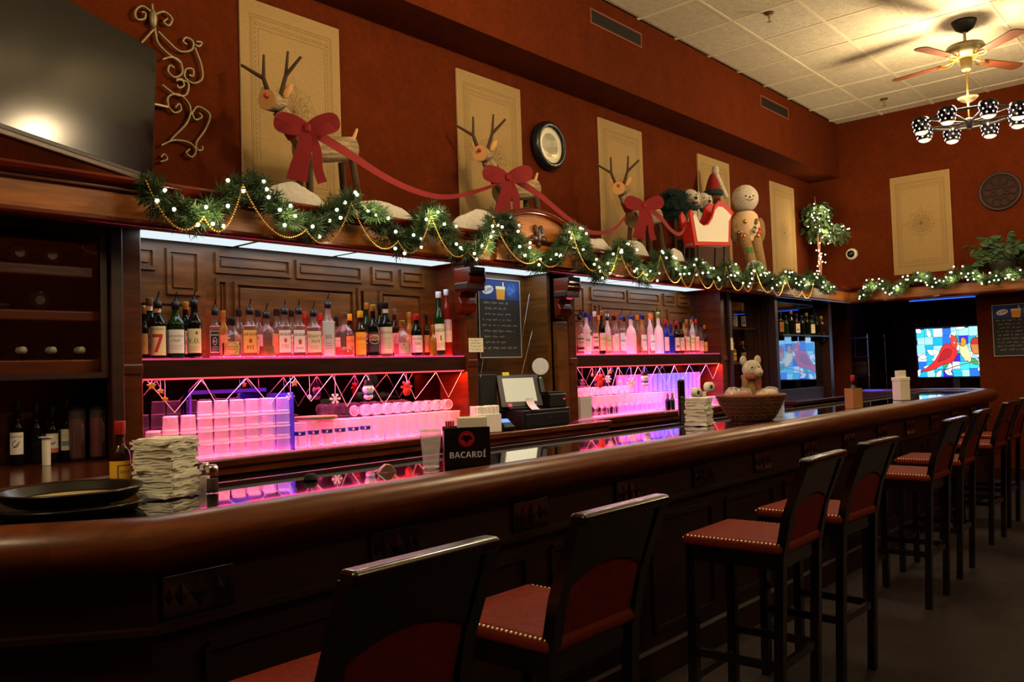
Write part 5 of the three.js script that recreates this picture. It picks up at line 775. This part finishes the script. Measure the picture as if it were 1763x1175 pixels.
{
  const t = thing('evergreen_ball', 'dark green leafy ball decoration behind the sleigh front', 'decoration', [7.03, 2.69, -4.07]);
  const im = new THREE.InstancedMesh(sprigG, mat(0x10302a, .8, { side: THREE.DoubleSide }), 260), o = new THREE.Object3D(), r = rng(6); for (let i = 0; i < 260; i++) { const q = V(r() - .5, r() - .5, r() - .5).normalize(); o.position.copy(q).multiplyScalar(.09 * Math.cbrt(r())); o.position.y += .25; o.quaternion.setFromUnitVectors(V(0, 1, 0), q); o.scale.setScalar(1.1); o.updateMatrix(); im.setMatrixAt(i, o.matrix); }
  im.name = 'needles'; im.userData.kind = 'stuff'; t.add(im); part('core', sp(.1, 0, .25, 0), pG, t); part('stand', bar([0, -.398, 0], [0, .2, 0], .012), mTwig, t);
}
{
  const t = thing('snowman_doll', 'large snowman doll with round white head, decorated vest and tan patched trousers', 'doll', [8.30, 2.289, -3.96], -.75);
  part('body', [el(.13, .2, .11, 0, .54, 0), el(.045, .13, .05, -.145, .52, .03), el(.045, .13, .05, .145, .52, .03)], pT, t);
  const h = part('head', [el(.14, .145, .135, 0, .86, .0, 28, 20)], mPlush(0xf0e2cc), t); part('face', [sp(.009, -.04, .865, .13, 8, 6), sp(.009, .04, .865, .13, 8, 6), sp(.01, 0, .85, .137, 8, 6), ...[-2, -1, 0, 1, 2].map(k => sp(.006, k * .016, .826 - .004 * (2 - Math.abs(k)), .131, 6, 5))], pK, h);
  part('vest', lathe([[.105, .40], [.14, .5], [.142, .58], [.12, .68], [.09, .715]], 24), mat(0xd8b890, .8, { side: THREE.DoubleSide }), t);
  const r = rng(19), bl = [mChrome, mat(0xc04030, .3), mat(0x3a7a5a, .3), mBrass]; for (let k = 0; k < 14; k++) { const a = (r() - .5) * 1.8, y = .43 + r() * .18; part('vest_bauble', sp(.017 + r() * .008, Math.sin(a) * .146, y, Math.cos(a) * .146, 10, 8), bl[k % 4], t); }
  part('leg', bar([-.06, .46, .06], [-.02, .07, .2], .065, .055, 14), pT, t); part('leg', bar([.07, .44, .05], [.1, .07, .12], .065, .055, 14), pT, t);
  part('patch', rb(.055, .06, .012, .004).rotateX(-.35).translate(-.04, .29, .183), mat(0x1e7a48, .8), t); part('shoe', [el(.05, .035, .08, -.02, .036, .22), el(.05, .035, .08, .1, .036, .16)], pR, t);
}
// ================================================================ lit indoor tree and fern
const leafG = (() => { const s = [[0, 0], [.012, .02], [.014, .035], [.008, .055], [0, .07], [-.008, .055], [-.014, .035], [-.012, .02]], p = []; for (let i = 1; i < s.length - 1; i++) for (const q of [s[0], s[i], s[i + 1]]) p.push(q[0], q[1], -.25 * Math.abs(q[0])); const g = new THREE.BufferGeometry(); g.setAttribute('position', new THREE.Float32BufferAttribute(p, 3)); g.computeVertexNormals(); return g; })();
{
  const t = thing('artificial_tree', 'small leafy indoor tree strung with fairy lights in the corner', 'tree', [10.55, 2.289, -4.07]), r = rng(23);
  part('pot', lathe([[0, 0], [.08, 0], [.1, .12], [.105, .125], [.09, .13], [0, .12]], 20), mat(0x5a2c18, .7), t);
  part('trunk', [tube([[0, .1, 0], [.02, .35, .01], [-.01, .6, .0], [0, .85, 0]], .014, 20, 8), tube([[.02, .1, .02], [-.02, .35, 0], [.02, .6, .01], [.01, .8, .03]], .011, 20, 8)], mat(0x8a5a38, .8), t);
  for (let k = 0; k < 10; k++) { const a = k * 2.4; part('branch', bar([0, .55 + k * .03, 0], [Math.cos(a) * (k < 5 ? .16 : .2), .72 + k * .05, -.02 + Math.sin(a) * .18], .006, .003, 6), mTwig, t); }
  const n = 620, im = new THREE.InstancedMesh(leafG, mat(0x2a4420, .6, { side: THREE.DoubleSide }), n), o = new THREE.Object3D(), col = new THREE.Color();
  for (let i = 0; i < n; i++) { const q = V(r() - .5, r() - .5, r() - .5).normalize(), k = Math.cbrt(r()), side = r() < .16; o.position.set(q.x * .2 * k, .9 + q.y * .27 * k, q.z * .19 * k); if (side) { o.position.set(.0 + q.x * .1, .72 + q.y * .12, .24 + q.z * .1); } if (o.position.z < -.2) o.position.z = -.2; o.rotation.set(2 + r() * 2, r() * 6.3, r() * 2 - 1); o.scale.setScalar(.8 + r() * .6); o.updateMatrix(); im.setMatrixAt(i, o.matrix); const v = .5 + r() * .9; im.setColorAt(i, col.setRGB(v, v, v * .8)); }
  im.name = 'leaves'; im.userData.kind = 'stuff'; im.castShadow = true; t.add(im);
  for (let i = 0; i < 62; i++) { const y = .14 + Math.pow(r(), .7) * .95, w = y < .55 ? .07 : .15, side = r() < .1; shared('fairy_bulb', fairyG, mFairy, t, -.09 + (r() - .5) * w * 1.5 + (side ? .05 : 0), side ? .72 + r() * .08 : y, .06 + (r() - .5) * w * 1.6 + (side ? .2 : 0)); }
  for (const y of [.45, .75, 1.0]) { const l = new THREE.PointLight(WARM, FAIRY * 16); l.position.set(-.19, y, .14); l.castShadow = true; t.add(l); }
}
{
  const t = thing('fern', 'dark bushy artificial fern on the end wall canopy', 'plant', [10.62, 2.289, -2.05]), r = rng(29);
  part('pot', lathe([[0, 0], [.11, 0], [.14, .14], [.145, .15], [.12, .15], [0, .14]], 20), mat(0x1c1410, .7), t);
  const n = 900, im = new THREE.InstancedMesh(leafG, mat(0x24401c, .65, { side: THREE.DoubleSide }), n), o = new THREE.Object3D(), col = new THREE.Color(); let i = 0;
  for (let f = 0; f < 30; f++) { const a = r() * 6.3, Lf = .28 + r() * .28, up = .1 + r() * .26; const P = s => V(Math.cos(a) * Lf * s * .62, .15 + up * s * 1.35 - .5 * s * s * Lf * 1.2, Math.sin(a) * Lf * s); part('frond_stem', bar(P(0), P(.55), .003, .003, 5), mTwig, t);
    for (let k = 0; k < 30; k++) { const s = .15 + .85 * k / 30, p = P(s); if (p.x > .27) p.x = .27; o.position.copy(p); o.rotation.set(1.2 + r(), -a + (k % 2 ? 1.4 : -1.4), (r() - .5) * 1.2); o.scale.setScalar(.9 + .7 * r()); o.updateMatrix(); im.setMatrixAt(i, o.matrix); const v = .45 + r() * .9; im.setColorAt(i++, col.setRGB(v, v, v * .75)); } }
  im.name = 'leaflets'; im.userData.kind = 'stuff'; im.castShadow = true; t.add(im);
}

// ================================================================ things on the bar
{ // stacked serving trays
  const t = thing('serving_tray', 'round dark serving tray with pale cork lining, stacked on another tray', 'tray', [.945, BT + .031, -2.455]); t.scale.set(.9, 1, .9);
  part('dish', lathe([[0, 0], [.165, 0], [.185, .012], [.2, .032], [.204, .034], [.2, .038], [.19, .034], [.172, .014], [.16, .008], [0, .008]], 56), mat(0x17140f, .28), t);
  part('cork_lining', cy(.15, .15, .003, 48, 0, .0096, 0), mat(0xb8a468, .7, { map: rept(speckTex, 2) }), t);
  const b = thing('serving_tray', 'plain dark glossy serving tray underneath the cork lined one', 'tray', [.94, BT + .002, -2.45]); b.scale.set(.9, 1, .9);
  part('dish', lathe([[0, 0], [.17, 0], [.195, .006], [.213, .022], [.217, .026], [.21, .029], [.19, .018], [.16, .01], [0, .01]], 56), mat(0x1a1719, .12), b); part('base_ring', new THREE.TorusGeometry(.15, .004, 6, 40).rotateX(PI / 2).translate(0, .0042, 0), mBlack, b);
}
function napkinStack(x, z, s, n, th, seed, label, turn) {
  const t = thing('napkin_stack', label, 'napkins', [x, BT + .0075, z], turn), r = rng(seed); let y = 0;
  for (let k = 0; k < n; k++) { const w = s * (.94 + .1 * r()), a = (r() - .5) * (k % 5 === 0 ? .5 : .16), m = 6, h = th, g = new THREE.BoxGeometry(w, h * .96, w, 8, 1, 8), p = g.attributes.position;
    for (let i = 0; i < p.count; i++) { const X = p.getX(i), Z = p.getZ(i), e = Math.max(Math.abs(X), Math.abs(Z)) / (w / 2); p.setXYZ(i, X * (1 + (e > .95 ? .035 * (r() - .5) : 0)), p.getY(i) + (e > .95 ? -.003 * r() + .0018 * Math.sin(X * 90 + Z * 70 + k) : 0), Z * (1 + (e > .95 ? .035 * (r() - .5) : 0))); }
    g.computeVertexNormals(); part('napkin', g.rotateY(a).translate((r() - .5) * .008, y + h / 2, (r() - .5) * .008), mPaper, t); y += h; }
}
napkinStack(1.238, -2.505, .135, 22, .0079, 3, 'tall ragged stack of white paper napkins beside the dark trays', .5);
napkinStack(4.40, -2.44, .128, 20, .0078, 4, 'neat stack of white napkins beside the wicker basket', .25);
function shaker(x, z, label, c) { const t = thing('salt_shaker', label, 'shaker', [x, BT + .001, z]); part('glass', lathe([[0, 0], [.019, 0], [.02, .006], [.018, .06], [.017, .068]], 14), mPane, t); part('contents', lathe([[0, .003], [.0175, .003], [.0165, .045], [0, .045]], 14), mat(c, .9), t); part('cap', lathe([[.0185, .066], [.0185, .08], [.012, .088], [0, .089]], 14), mChrome, t); }
shaker(1.352, -2.44, 'clear glass shaker with steel cap close to the napkins', 0x3a2418); shaker(1.375, -2.53, 'clear glass shaker with steel cap behind the other shaker', 0xd8d0c8);
bottle({ name: 'sauce_bottle', x: 1.135, y: BT + .001, z: -2.585, r: .029, h: .235, shape: 'wine', glass: 'brown', liquid: 'rust', cap: 'red', label: 26, lh: .6, ly: .6, la: 2.6, desc: 'brown sauce bottle with yellow boxed label behind the trays' });
{ const t = thing('beer_tap_cap', 'small black rubber cap lying on the glossy bar', 'cap', [1.70, BT + .001, -2.42]); t.scale.setScalar(.7); part('cap', lathe([[0, 0], [.03, 0], [.034, .01], [.028, .026], [.016, .034], [0, .035]], 18), mRubber, t); part('ring', new THREE.TorusGeometry(.031, .004, 6, 18).rotateX(PI / 2).translate(0, .008, 0), mBlack, t); }
{ const t = thing('foil_packet', 'crumpled shiny foil packet on the glossy bar', 'packet', [1.985, BT + .001, -2.37], -.4); t.scale.setScalar(.75); part('folded_foil', ext([[-.04, 0], [-.018, .02], [.0, .034], [.022, .03], [.045, 0]], .035, .002).translate(0, .002, -.017), mat(0xcabf9a, .3, { metalness: .8 }), t); part('wing', bx(.03, .002, .03).rotateZ(.35).translate(-.05, .008, 0), mChrome, t); }
{ // napkin caddy
  const face = canvas(512, 448, (c, w, h) => { c.fillStyle = '#0c0c0e'; c.fillRect(0, 0, w, h); c.fillStyle = '#9a1f22'; c.beginPath(); c.arc(250, 130, 92, 0, 7); c.fill(); c.strokeStyle = '#5a1012'; c.lineWidth = 7; c.beginPath(); c.arc(250, 130, 80, 0, 7); c.stroke(); c.fillStyle = '#1a0708'; c.beginPath(); c.moveTo(250, 92); c.quadraticCurveTo(300, 70, 318, 140); c.quadraticCurveTo(285, 130, 268, 158); c.lineTo(250, 188); c.lineTo(232, 158); c.quadraticCurveTo(215, 130, 182, 140); c.quadraticCurveTo(200, 70, 250, 92); c.fill(); c.fillStyle = '#c9cdd2'; c.font = 'bold 98px sans-serif'; c.textAlign = 'center'; c.fillText('BACARDÍ', 256, 350); });
  const t = thing('napkin_caddy', 'black napkin caddy with red emblem and white lettering', 'caddy', [2.285, BT + .001, -2.255], -.72);
  part('front_plate', rb(.172, .145, .006, .002, 0, .0725, .055), mSatin, t); part('front_print', new THREE.PlaneGeometry(.168, .141).translate(0, .0725, .0587), mat(0xffffff, .3, { map: face }), t);
  part('base', rb(.172, .008, .11, .002, 0, .004, 0), mSatin, t); part('side_plate', rb(.006, .13, .11, .002, -.083, .065, 0), mSatin, t); part('side_plate', rb(.006, .13, .11, .002, .083, .065, 0), mSatin, t); part('back_plate', rb(.172, .145, .006, .002, 0, .0725, -.055), mSatin, t); part('divider', rb(.006, .12, .1, .002, -.035, .068, 0), mSatin, t);
  const n = thing('napkin_bundle', 'white napkins standing in the black lettered caddy', 'napkins', [2.285, BT + .012, -2.255], -.72); for (let k = 0; k < 11; k++) part('napkin', rb(.108, .168 - (k % 3) * .002, .0072, .002, .024, .085, -.04 + k * .0078), mPaper, n);
  const r = thing('straw_bundle', 'red wrapped stirrers standing in the black lettered caddy', 'stirrers', [2.285, BT + .012, -2.255], -.72); for (let k = 0; k < 14; k++) part('stirrer', cy(.003, .003, .155, 6, -.072 + (k % 4) * .0085, .078, -.03 + Math.floor(k / 4) * .017), mat(0xb0201c, .5), r);
  glassThing('tumbler', pintG, 'empty clear glass standing beside the black lettered caddy', undefined, 2.135, BT + .001, -2.29);
}
{ // black pepper mill shaped bottle opener stand and paper rolls
  const t = thing('menu_holder', 'tall narrow black holder beside the neat napkin stack', 'holder', [4.44, BT + .001, -2.575], -.6); part('blade', rb(.045, .27, .03, .014, 0, .135, 0), mBlackGloss, t); part('foot', rb(.06, .012, .045, .004, 0, .006, 0), mBlackGloss, t);
  const s = thing('paper_roll_stand', 'two white paper rolls on a small stand behind the napkins', 'paper rolls', [4.68, BT - .011, -2.555], -.75); part('post', bx(.02, .2, .02, 0, .1, 0), mWhite, s); part('base', rb(.12, .01, .08, .003, 0, .005, 0), mWhite, s);
  for (const [dx, y, dz] of [[-.055, .195, .02], [.04, .225, -.02]]) { const q = part('roll', lathe([[.013, -.018], [.031, -.018], [.031, .018], [.013, .018]], 24).rotateX(PI / 2).rotateY(.5).translate(dx, y, dz), mPaper, s); part('core', lathe([[.0, -.016], [.0135, -.016], [.0135, .016], [0, .016]], 14).rotateX(PI / 2).rotateY(.5).translate(dx, y, dz), mat(0x4a3828, .8), q); }
}
{ // wicker basket of treats
  const t = thing('wicker_basket', 'round brown wicker basket full of wrapped treats on the bar', 'basket', [4.93, BT + .001, -2.37]); const mW = mat(0x5a2f14, .75), mW2 = mat(0x6e3c1a, .75);
  part('bottom', cy(.125, .125, .008, 32, 0, .004, 0), mW, t);
  for (let k = 0; k < 11; k++) { const y = .012 + k * .0125, R = .13 + .07 * Math.pow(k / 10, .8), pts = []; for (let i = 0; i < 48; i++) { const a = i / 48 * 2 * PI, q = R + ((i + k) % 2 ? .004 : -.004); pts.push([Math.cos(a) * q, y, Math.sin(a) * q]); } part('weave_strand', tube(pts, .0066, 96, 5, true), k % 2 ? mW : mW2, t); }
  for (let i = 0; i < 24; i++) { const a = i / 24 * 2 * PI; part('stake', bar([Math.cos(a) * .134, .007, Math.sin(a) * .134], [Math.cos(a) * .198, .145, Math.sin(a) * .198], .0035, .0035, 5), mW2, t); }
  part('rim', new THREE.TorusGeometry(.203, .011, 8, 48).rotateX(PI / 2).translate(0, .15, 0), mW2, t);
  const mC = [mat(0x8a4a20, .8), mat(0xc09050, .8), mat(0xa05a30, .8), mat(0xd8c0a0, .8), mat(0xb02820, .6)], cel = glassOf(0xffffff, .85, .12), r = rng(64);
  const inB = [0, 1, 2, 3, 4, 5, 6].map(k => { const a = k * 2 * PI / 7 + .3; return [Math.cos(a) * .122, .172 + (k % 2) * .012, Math.sin(a) * .122, .045, [0, 3, 1, 2, 0, 1, 4][k]]; });
  inB.forEach(([x, y, z, q, m], i) => { const b = thing('wrapped_treat', ['brown cookie', 'tan cookie', 'reddish bun', 'pale cookie', 'red treat'][m] + ' in clear crinkled wrap inside the wicker basket', 'treat', [4.93 + x, BT + y - .05, -2.37 + z], r() * 6, 'treats in the wicker basket'); part('cookie', el(q * .85, q * .6, q * .8, 0, .03, 0, 16, 12), mC[m], b);
    const g = new THREE.SphereGeometry(q * 1.05, 14, 10), p = g.attributes.position; for (let k = 0; k < p.count; k++) { const s = 1 + .22 * (n3(p.getX(k) * 60 + 30, p.getY(k) * 60 + p.getZ(k) * 40 + 30) - .5); p.setXYZ(k, p.getX(k) * s, p.getY(k) * s * .9 + .03, p.getZ(k) * s); } g.computeVertexNormals(); part('clear_wrap', g, cel, b); });
  part('filler_board', cy(.155, .15, .01, 32, 0, .075, 0), mW, t);
  const f = thing('festive_figure', 'tall cream patterned plush figure rising from the wicker basket', 'figure', [4.93, BT + .082, -2.37], -.7);
  part('body', [el(.055, .09, .05, 0, .09, 0), el(.022, .06, .024, -.04, .13, .02), el(.022, .06, .024, .04, .13, .02)], pT, f); const h = part('head', [el(.06, .055, .055, .01, .21, .01), el(.03, .026, .035, .03, .195, .055)], pW, f); part('ear', el(.022, .028, .014, -.04, .262, 0), pW, h); part('ear', el(.022, .028, .014, .055, .262, 0), pW, h); part('scarf', [new THREE.TorusGeometry(.046, .017, 8, 20).rotateX(PI / 2).translate(.004, .168, .005), rb(.03, .09, .014, .005).rotateZ(.2).translate(.03, .12, .05)], mPlush(0xb05a3c), f); part('eyes', [sp(.006, -.01, .222, .06, 8, 6), sp(.006, .035, .222, .058, 8, 6)], pK, h); f.scale.set(1, 1.1, 1);
}
{ const t = thing('clear_plastic_tub', 'clear plastic tub beside the wicker basket', 'tub', [5.27, BT + .001, -2.36], .3); part('walls', [bx(.09, .1, .003, 0, .05, .045), bx(.09, .1, .003, 0, .05, -.045), bx(.003, .1, .09, .045, .05, 0), bx(.003, .1, .09, -.045, .05, 0), bx(.09, .003, .09, 0, .0015, 0)], glassOf(0xe8f0f8, .6, .2), t); part('rim', [bx(.1, .006, .008, 0, .102, .047), bx(.1, .006, .008, 0, .102, -.047), bx(.008, .006, .1, .047, .102, 0), bx(.008, .006, .1, -.047, .102, 0)], glassOf(0xf0f4f8, .5, .2), t); }
{ // condiment holder with bottle, and the paper dispenser
  const t = thing('condiment_box', 'tan patterned box holding a dark bottle on the bar', 'box', [6.30, BT + .001, -2.225], -.5); part('wall', [bx(.086, .145, .004, 0, .073, .041), bx(.086, .145, .004, 0, .073, -.041), bx(.004, .145, .078, .041, .073, 0), bx(.004, .145, .078, -.041, .073, 0)], mat(0xb07840, .8, { map: rept(speckTex, 6) }), t); part('bottom', bx(.08, .004, .08, 0, .002, 0), mat(0x8a5a30, .8), t);
  bottle({ name: 'dark_bottle', x: 6.30, y: BT + .006, z: -2.225, r: .027, h: .235, shape: 'wine', glass: 'dark', cap: 'red', desc: 'dark bottle with red cap standing in the tan box' });
  const d = thing('napkin_dispenser', 'tall white napkin dispenser beyond the tan box on the bar', 'dispenser', [7.56, BT + .001, -2.27], -.6); part('body', rb(.1, .165, .1, .006, 0, .083, 0), mat(0xded6c4, .6), d); part('collar', rb(.106, .03, .106, .004, 0, .18, 0), mat(0xe6dece, .6), d); for (let k = 0; k < 6; k++) part('napkin', rb(.066, .06, .007, .002, 0, .222, -.025 + k * .01), mPaper, d);
  const c = thing('coaster_stack', 'small stack of dark coasters near the bar corner at the end wall', 'coasters', [8.35, BT + .001, -2.4]); for (let k = 0; k < 6; k++) part('coaster', cy(.048, .048, .005, 24, (k % 2) * .002, .0026 + k * .0052, 0), mat(0x2a221c, .8), c);
}
// nook items
for (const [x, c, lb] of [[1.585, 0x5a1416, 'tall red pitcher beside the standing wine bottles'], [1.675, 0x7a1c1e, 'tall red pitcher next to the cabinet post']]) { const t = thing('red_pitcher', lb, 'pitcher', [x, 1.061, -4.05]); part('vessel', lathe([[0, 0], [.03, 0], [.034, .02], [.036, .23], [.035, .23], [.032, .02], [0, .008]], 22), glassOf(0xf0e8e8, .97), t); part('drink', lathe([[0, .012], [.031, .014], [.0335, .19], [0, .19]], 20), mat(c, .4), t); part('lid', lathe([[0, .25], [.02, .248], [.037, .234], [.0375, .23], [0, .23]], 20), mBlack, t); part('handle', tube([[0, .18, .034], [0, .16, .06], [0, .09, .06], [0, .07, .034]], .006, 18, 6), glassOf(0xf0e8e8, .97), t); }
{ const t = thing('white_beater', 'slim white plastic tube cup standing before the wine bottles', 'cup', [1.425, 1.061, -3.97]); part('tube', lathe([[0, 0], [.017, 0], [.018, .12], [.016, .12], [.014, .006], [0, .006]], 18), mWhite, t); part('flange', lathe([[.012, .119], [.03, .12], [.03, .124], [.012, .124]], 18), mWhite, t); }
// ================================================================ cash register group on the back counter
{
  const d = thing('cash_drawer', 'black cash drawer on the back counter under the till screen', 'cash drawer', [4.62, CT + .001, -3.88], 0); part('box', rb(.52, .125, .26, .008, 0, .063, 0), mat(0x101012, .4), d); const f = part('drawer_front', rb(.48, .085, .008, .003, 0, .055, .132), mat(0x16161a, .35), d); part('lock', cy(.008, .008, .006, 12).rotateX(PI / 2).translate(.03, .06, .139), mChrome, f);
  const t = thing('till_screen', 'black touch screen till with a pale lit display', 'till', [4.47, CT + .127, -3.88], -.5);
  part('foot', rb(.2, .02, .16, .006, 0, .01, 0), mSatin, t); part('stalk', bar([0, .02, -.03], [0, .13, -.03], .03, .025, 12), mSatin, t);
  const s = new THREE.Group(); s.name = 'display'; s.position.set(0, .135, .02); s.rotation.x = -.42; t.add(s);
  part('bezel', rb(.31, .25, .035, .01, 0, 0, -.02), mat(0x121214, .4), s); part('screen', bx(.232, .178, .002, .0, .005, .0), new THREE.MeshStandardMaterial({ color: 0x22201c, roughness: .15, emissive: new THREE.Color().setRGB(.86, .74, .46), emissiveIntensity: .7 }), s); part('card_slot', rb(.03, .12, .03, .006, .168, .03, .0), mSatin, s); part('status_light', sp(.004, .168, .085, .016, 8, 6), glowMat(new THREE.Color(.1, 1, .2), 2), s); part('yellow_note', bx(.05, .03, .002, -.08, .128, -.004), mat(0xd8c84a, .8), s); part('pink_note', bx(.03, .026, .002, -.09, -.108, .0), mat(0xd86a78, .8), s); part('power_light', sp(.004, .1, -.112, .0, 8, 6), glowMat(new THREE.Color(.1, .15, 1), 2.5), s);
  const l = new THREE.RectAreaLight(new THREE.Color().setRGB(1, .88, .6), .3, .22, .17); l.position.set(0, .005, .004); l.rotation.y = PI; s.add(l);
  const p = thing('receipt_printer', 'black receipt printer beside the till with a curling white receipt', 'printer', [4.80, CT + .1275, -3.84], -.3); part('body', rb(.15, .1, .14, .012, 0, .05, 0), mat(0x121214, .45), p); part('cover', rb(.14, .02, .1, .006, 0, .105, -.01), mSatin, p); part('indicator', bx(.014, .01, .002, .05, .06, .0715), glowMat(new THREE.Color(1, .1, .06), .9), p);
  const rc = thing('receipt_paper', 'white receipt strip curling down below the till display', 'receipt', [4.47, CT + .128, -3.775], -.4); { const rings = []; for (let i = 0; i <= 12; i++) { const u = i / 12, y = .075 * (1 - u) * (1 - u * .3) + .001, z = .03 * u * u * 2 - .02; rings.push([[-.03, -1], [.03, -1], [.03, 1], [-.03, 1]].map(([a, b]) => V(a + u * .02, y + .0006 * b, z + .0006 * b))); } part('strip', loft(rings), mat(0xe2d8e0, .8), rc); }
  const b = thing('black_speaker_box', 'black upright box behind the till display', 'box', [4.27, CT + .001, -4.07], -.1); part('box', rb(.17, .38, .18, .008, 0, .191, 0), mat(0x0d0d10, .5), b); part('grille', bx(.14, .3, .003, 0, .18, .0912), mRubber, b);
  const m = thing('round_shaving_mirror', 'small round white disc on a stalk beside the till', 'disc', [4.82, CT + .127, -3.965], -.75); part('stalk', bar([0, 0.002, 0], [0, .25, 0], .006, .005, 8), mChrome, m); part('base', cy(.03, .034, .01, 24, 0, .005, 0), mBlack, m); const dc = part('disc', cy(.062, .062, .006, 40).rotateX(PI / 2).translate(0, .3, .006), mat(0xd6d6d2, .5), m); part('tag', bx(.024, .014, .002, .008, .267, .0105), mPaper, dc);
  const c = thing('menu_card', 'white card with dark green arch print behind the receipt printer', 'card', [4.875, CT + .001, -4.09], 0); part('card', rb(.13, .29, .003, .001, 0, .14, 0), mPaper, c); part('arch_print', [new THREE.RingGeometry(.016, .034, 20, 1, 0, PI).translate(.0, .225, .0025), new THREE.PlaneGeometry(.018, .03).translate(-.025, .21, .0025), new THREE.PlaneGeometry(.018, .03).translate(.025, .21, .0025)], mat(0x1c3a1c, .8), c); part('stand', rb(.12, .02, .05, .004, 0, .01, -.01), mBlack, c);
  const k = thing('card_reader', 'small card reader with a glowing blue screen on the counter', 'card reader', [4.24, CT + .001, -3.80], -.5); part('body', rb(.08, .03, .13, .01).rotateX(.35).translate(0, .038, 0), mat(0x141416, .4), k); part('screen', bx(.06, .002, .06).rotateX(.35).translate(0, .064, -.028), glowMat(new THREE.Color().setRGB(.15, .35, 1), 1.4), k); part('stand', rb(.07, .02, .1, .005, 0, .01, 0), mSatin, k);
  const w = thing('paper_filter_box', 'white box of ruffled paper beside the wine glasses', 'box', [4.06, CT + .001, -3.82], -.3); part('box', rb(.19, .12, .09, .004, 0, .06, 0), mat(0xd8d4d0, .8), w); const r = rng(47); for (let q = 0; q < 14; q++) part('paper_ruffle', rb(.018, .06 + r() * .012, .07, .006, -.085 + q * .013, .14, (r() - .5) * .02), mPaper, w);
  const wr = thing('hanging_wires', 'two thin pale wires hanging slanted below the chalkboard', 'wires'); part('wire', bar([4.74, 1.97, -3.98], [4.62, 1.63, -3.965], .0013, .0013, 6), mChrome, wr); part('wire', bar([4.76, 1.7, -3.98], [4.60, 1.37, -3.965], .0013, .0013, 6), mChrome, wr); part('wire', bar([4.22, 1.5, -3.975], [4.17, 1.37, -3.96], .0013, .0013, 6), mChrome, wr);
}
// ================================================================ bar stools
function makeStool() {
  const t = thing('bar_stool', 'black lacquered bar stool with red leather seat and brass nailheads', 'stool', [0, 0, 0], 0, 'bar stools along the bar');
  const prof = []; for (const [z, y] of [[-.21, .715], [-.21, .735], [-.19, .75], [0, .755], [.17, .75], [.195, .735], [.195, .715]]) prof.push([z, y]);
  part('seat', rb(.40, .045, .41, .02, 0, .73, -.01, 3), mLeather, t);
  part('seat_frame', [bx(.38, .055, .025, 0, .682, -.185), bx(.38, .055, .025, 0, .682, .16), bx(.025, .055, .33, -.18, .682, -.01), bx(.025, .055, .33, .18, .682, -.01)], mLacquer, t);
  for (const s of [-1, 1]) {
    part('front_leg', [loft([[.0, -.2], [.7, -.185]].map(([y, z]) => [[-1, -1], [1, -1], [1, 1], [-1, 1]].map(([a, b]) => V(s * .172 + a * .018, y, z + b * .018))))], mLacquer, t);
    part('rear_leg', [loft([[0, .14], [.35, .155], [.7, .172], [.85, .205], [1.042, .28]].map(([y, z]) => [[-1, -1], [1, -1], [1, 1], [-1, 1]].map(([a, b]) => V(s * .178 + a * .018, y, z + b * .017))))], mLacquer, t);
    part('side_stretcher', [bx(.018, .03, .34, s * .174, .3, -.02)], mLacquer, t);
  }
  part('footrest', rb(.34, .03, .022, .004, 0, .2, -.195), mLacquer, t); part('rear_stretcher', bx(.34, .03, .018, 0, .3, .152), mLacquer, t);
  part('top_rail', rb(.385, .03, .05, .012, 0, 1.046, .282), mLacquer, t);
  const board = []; const yb = x => .88 + .05 * (1 - (x / .16) ** 2); { const s = [[-.16, 1.05], [.16, 1.05]]; for (let k = 10; k >= 0; k--) { const x = -.16 + .032 * k; s.push([x, yb(x)]); } board.push(ext(s, .014).rotateX(.36).translate(0, .052, -.098)); }
  part('back_board', board, mLacquer, t);
  part('back_pad', rb(.318, .26, .03, .012).rotateX(.28).translate(0, .845, .2), mLeather, t);
  const nails = []; const ng = new THREE.SphereGeometry(.0046, 6, 4); for (let k = 0; k < 24; k++) for (const s of [-1, 1]) nails.push(ng.clone().translate(s * .1935, .7465, -.19 + k * .0158)); for (let k = 0; k < 23; k++) nails.push(ng.clone().translate(-.187 + k * .017, .736, -.2125));
  part('nailheads', nails, mat(0xffeebc, .35, { metalness: .35 }), t);
  return t;
}
{ const s0 = makeStool(), spots = [[1.115, -1.5], [1.79, -1.5], [3.11, -1.5], [3.80, -1.52], [5.28, -1.58], [6.08, -1.62], [7.28, -1.68], [8.05, -1.72]]; spots.forEach(([x, z], i) => { if (i) copy(s0, [x, 0, z], (i % 3 - 1) * .03); else s0.position.set(x, 0, z); }); }
renderer.render(scene, camera);
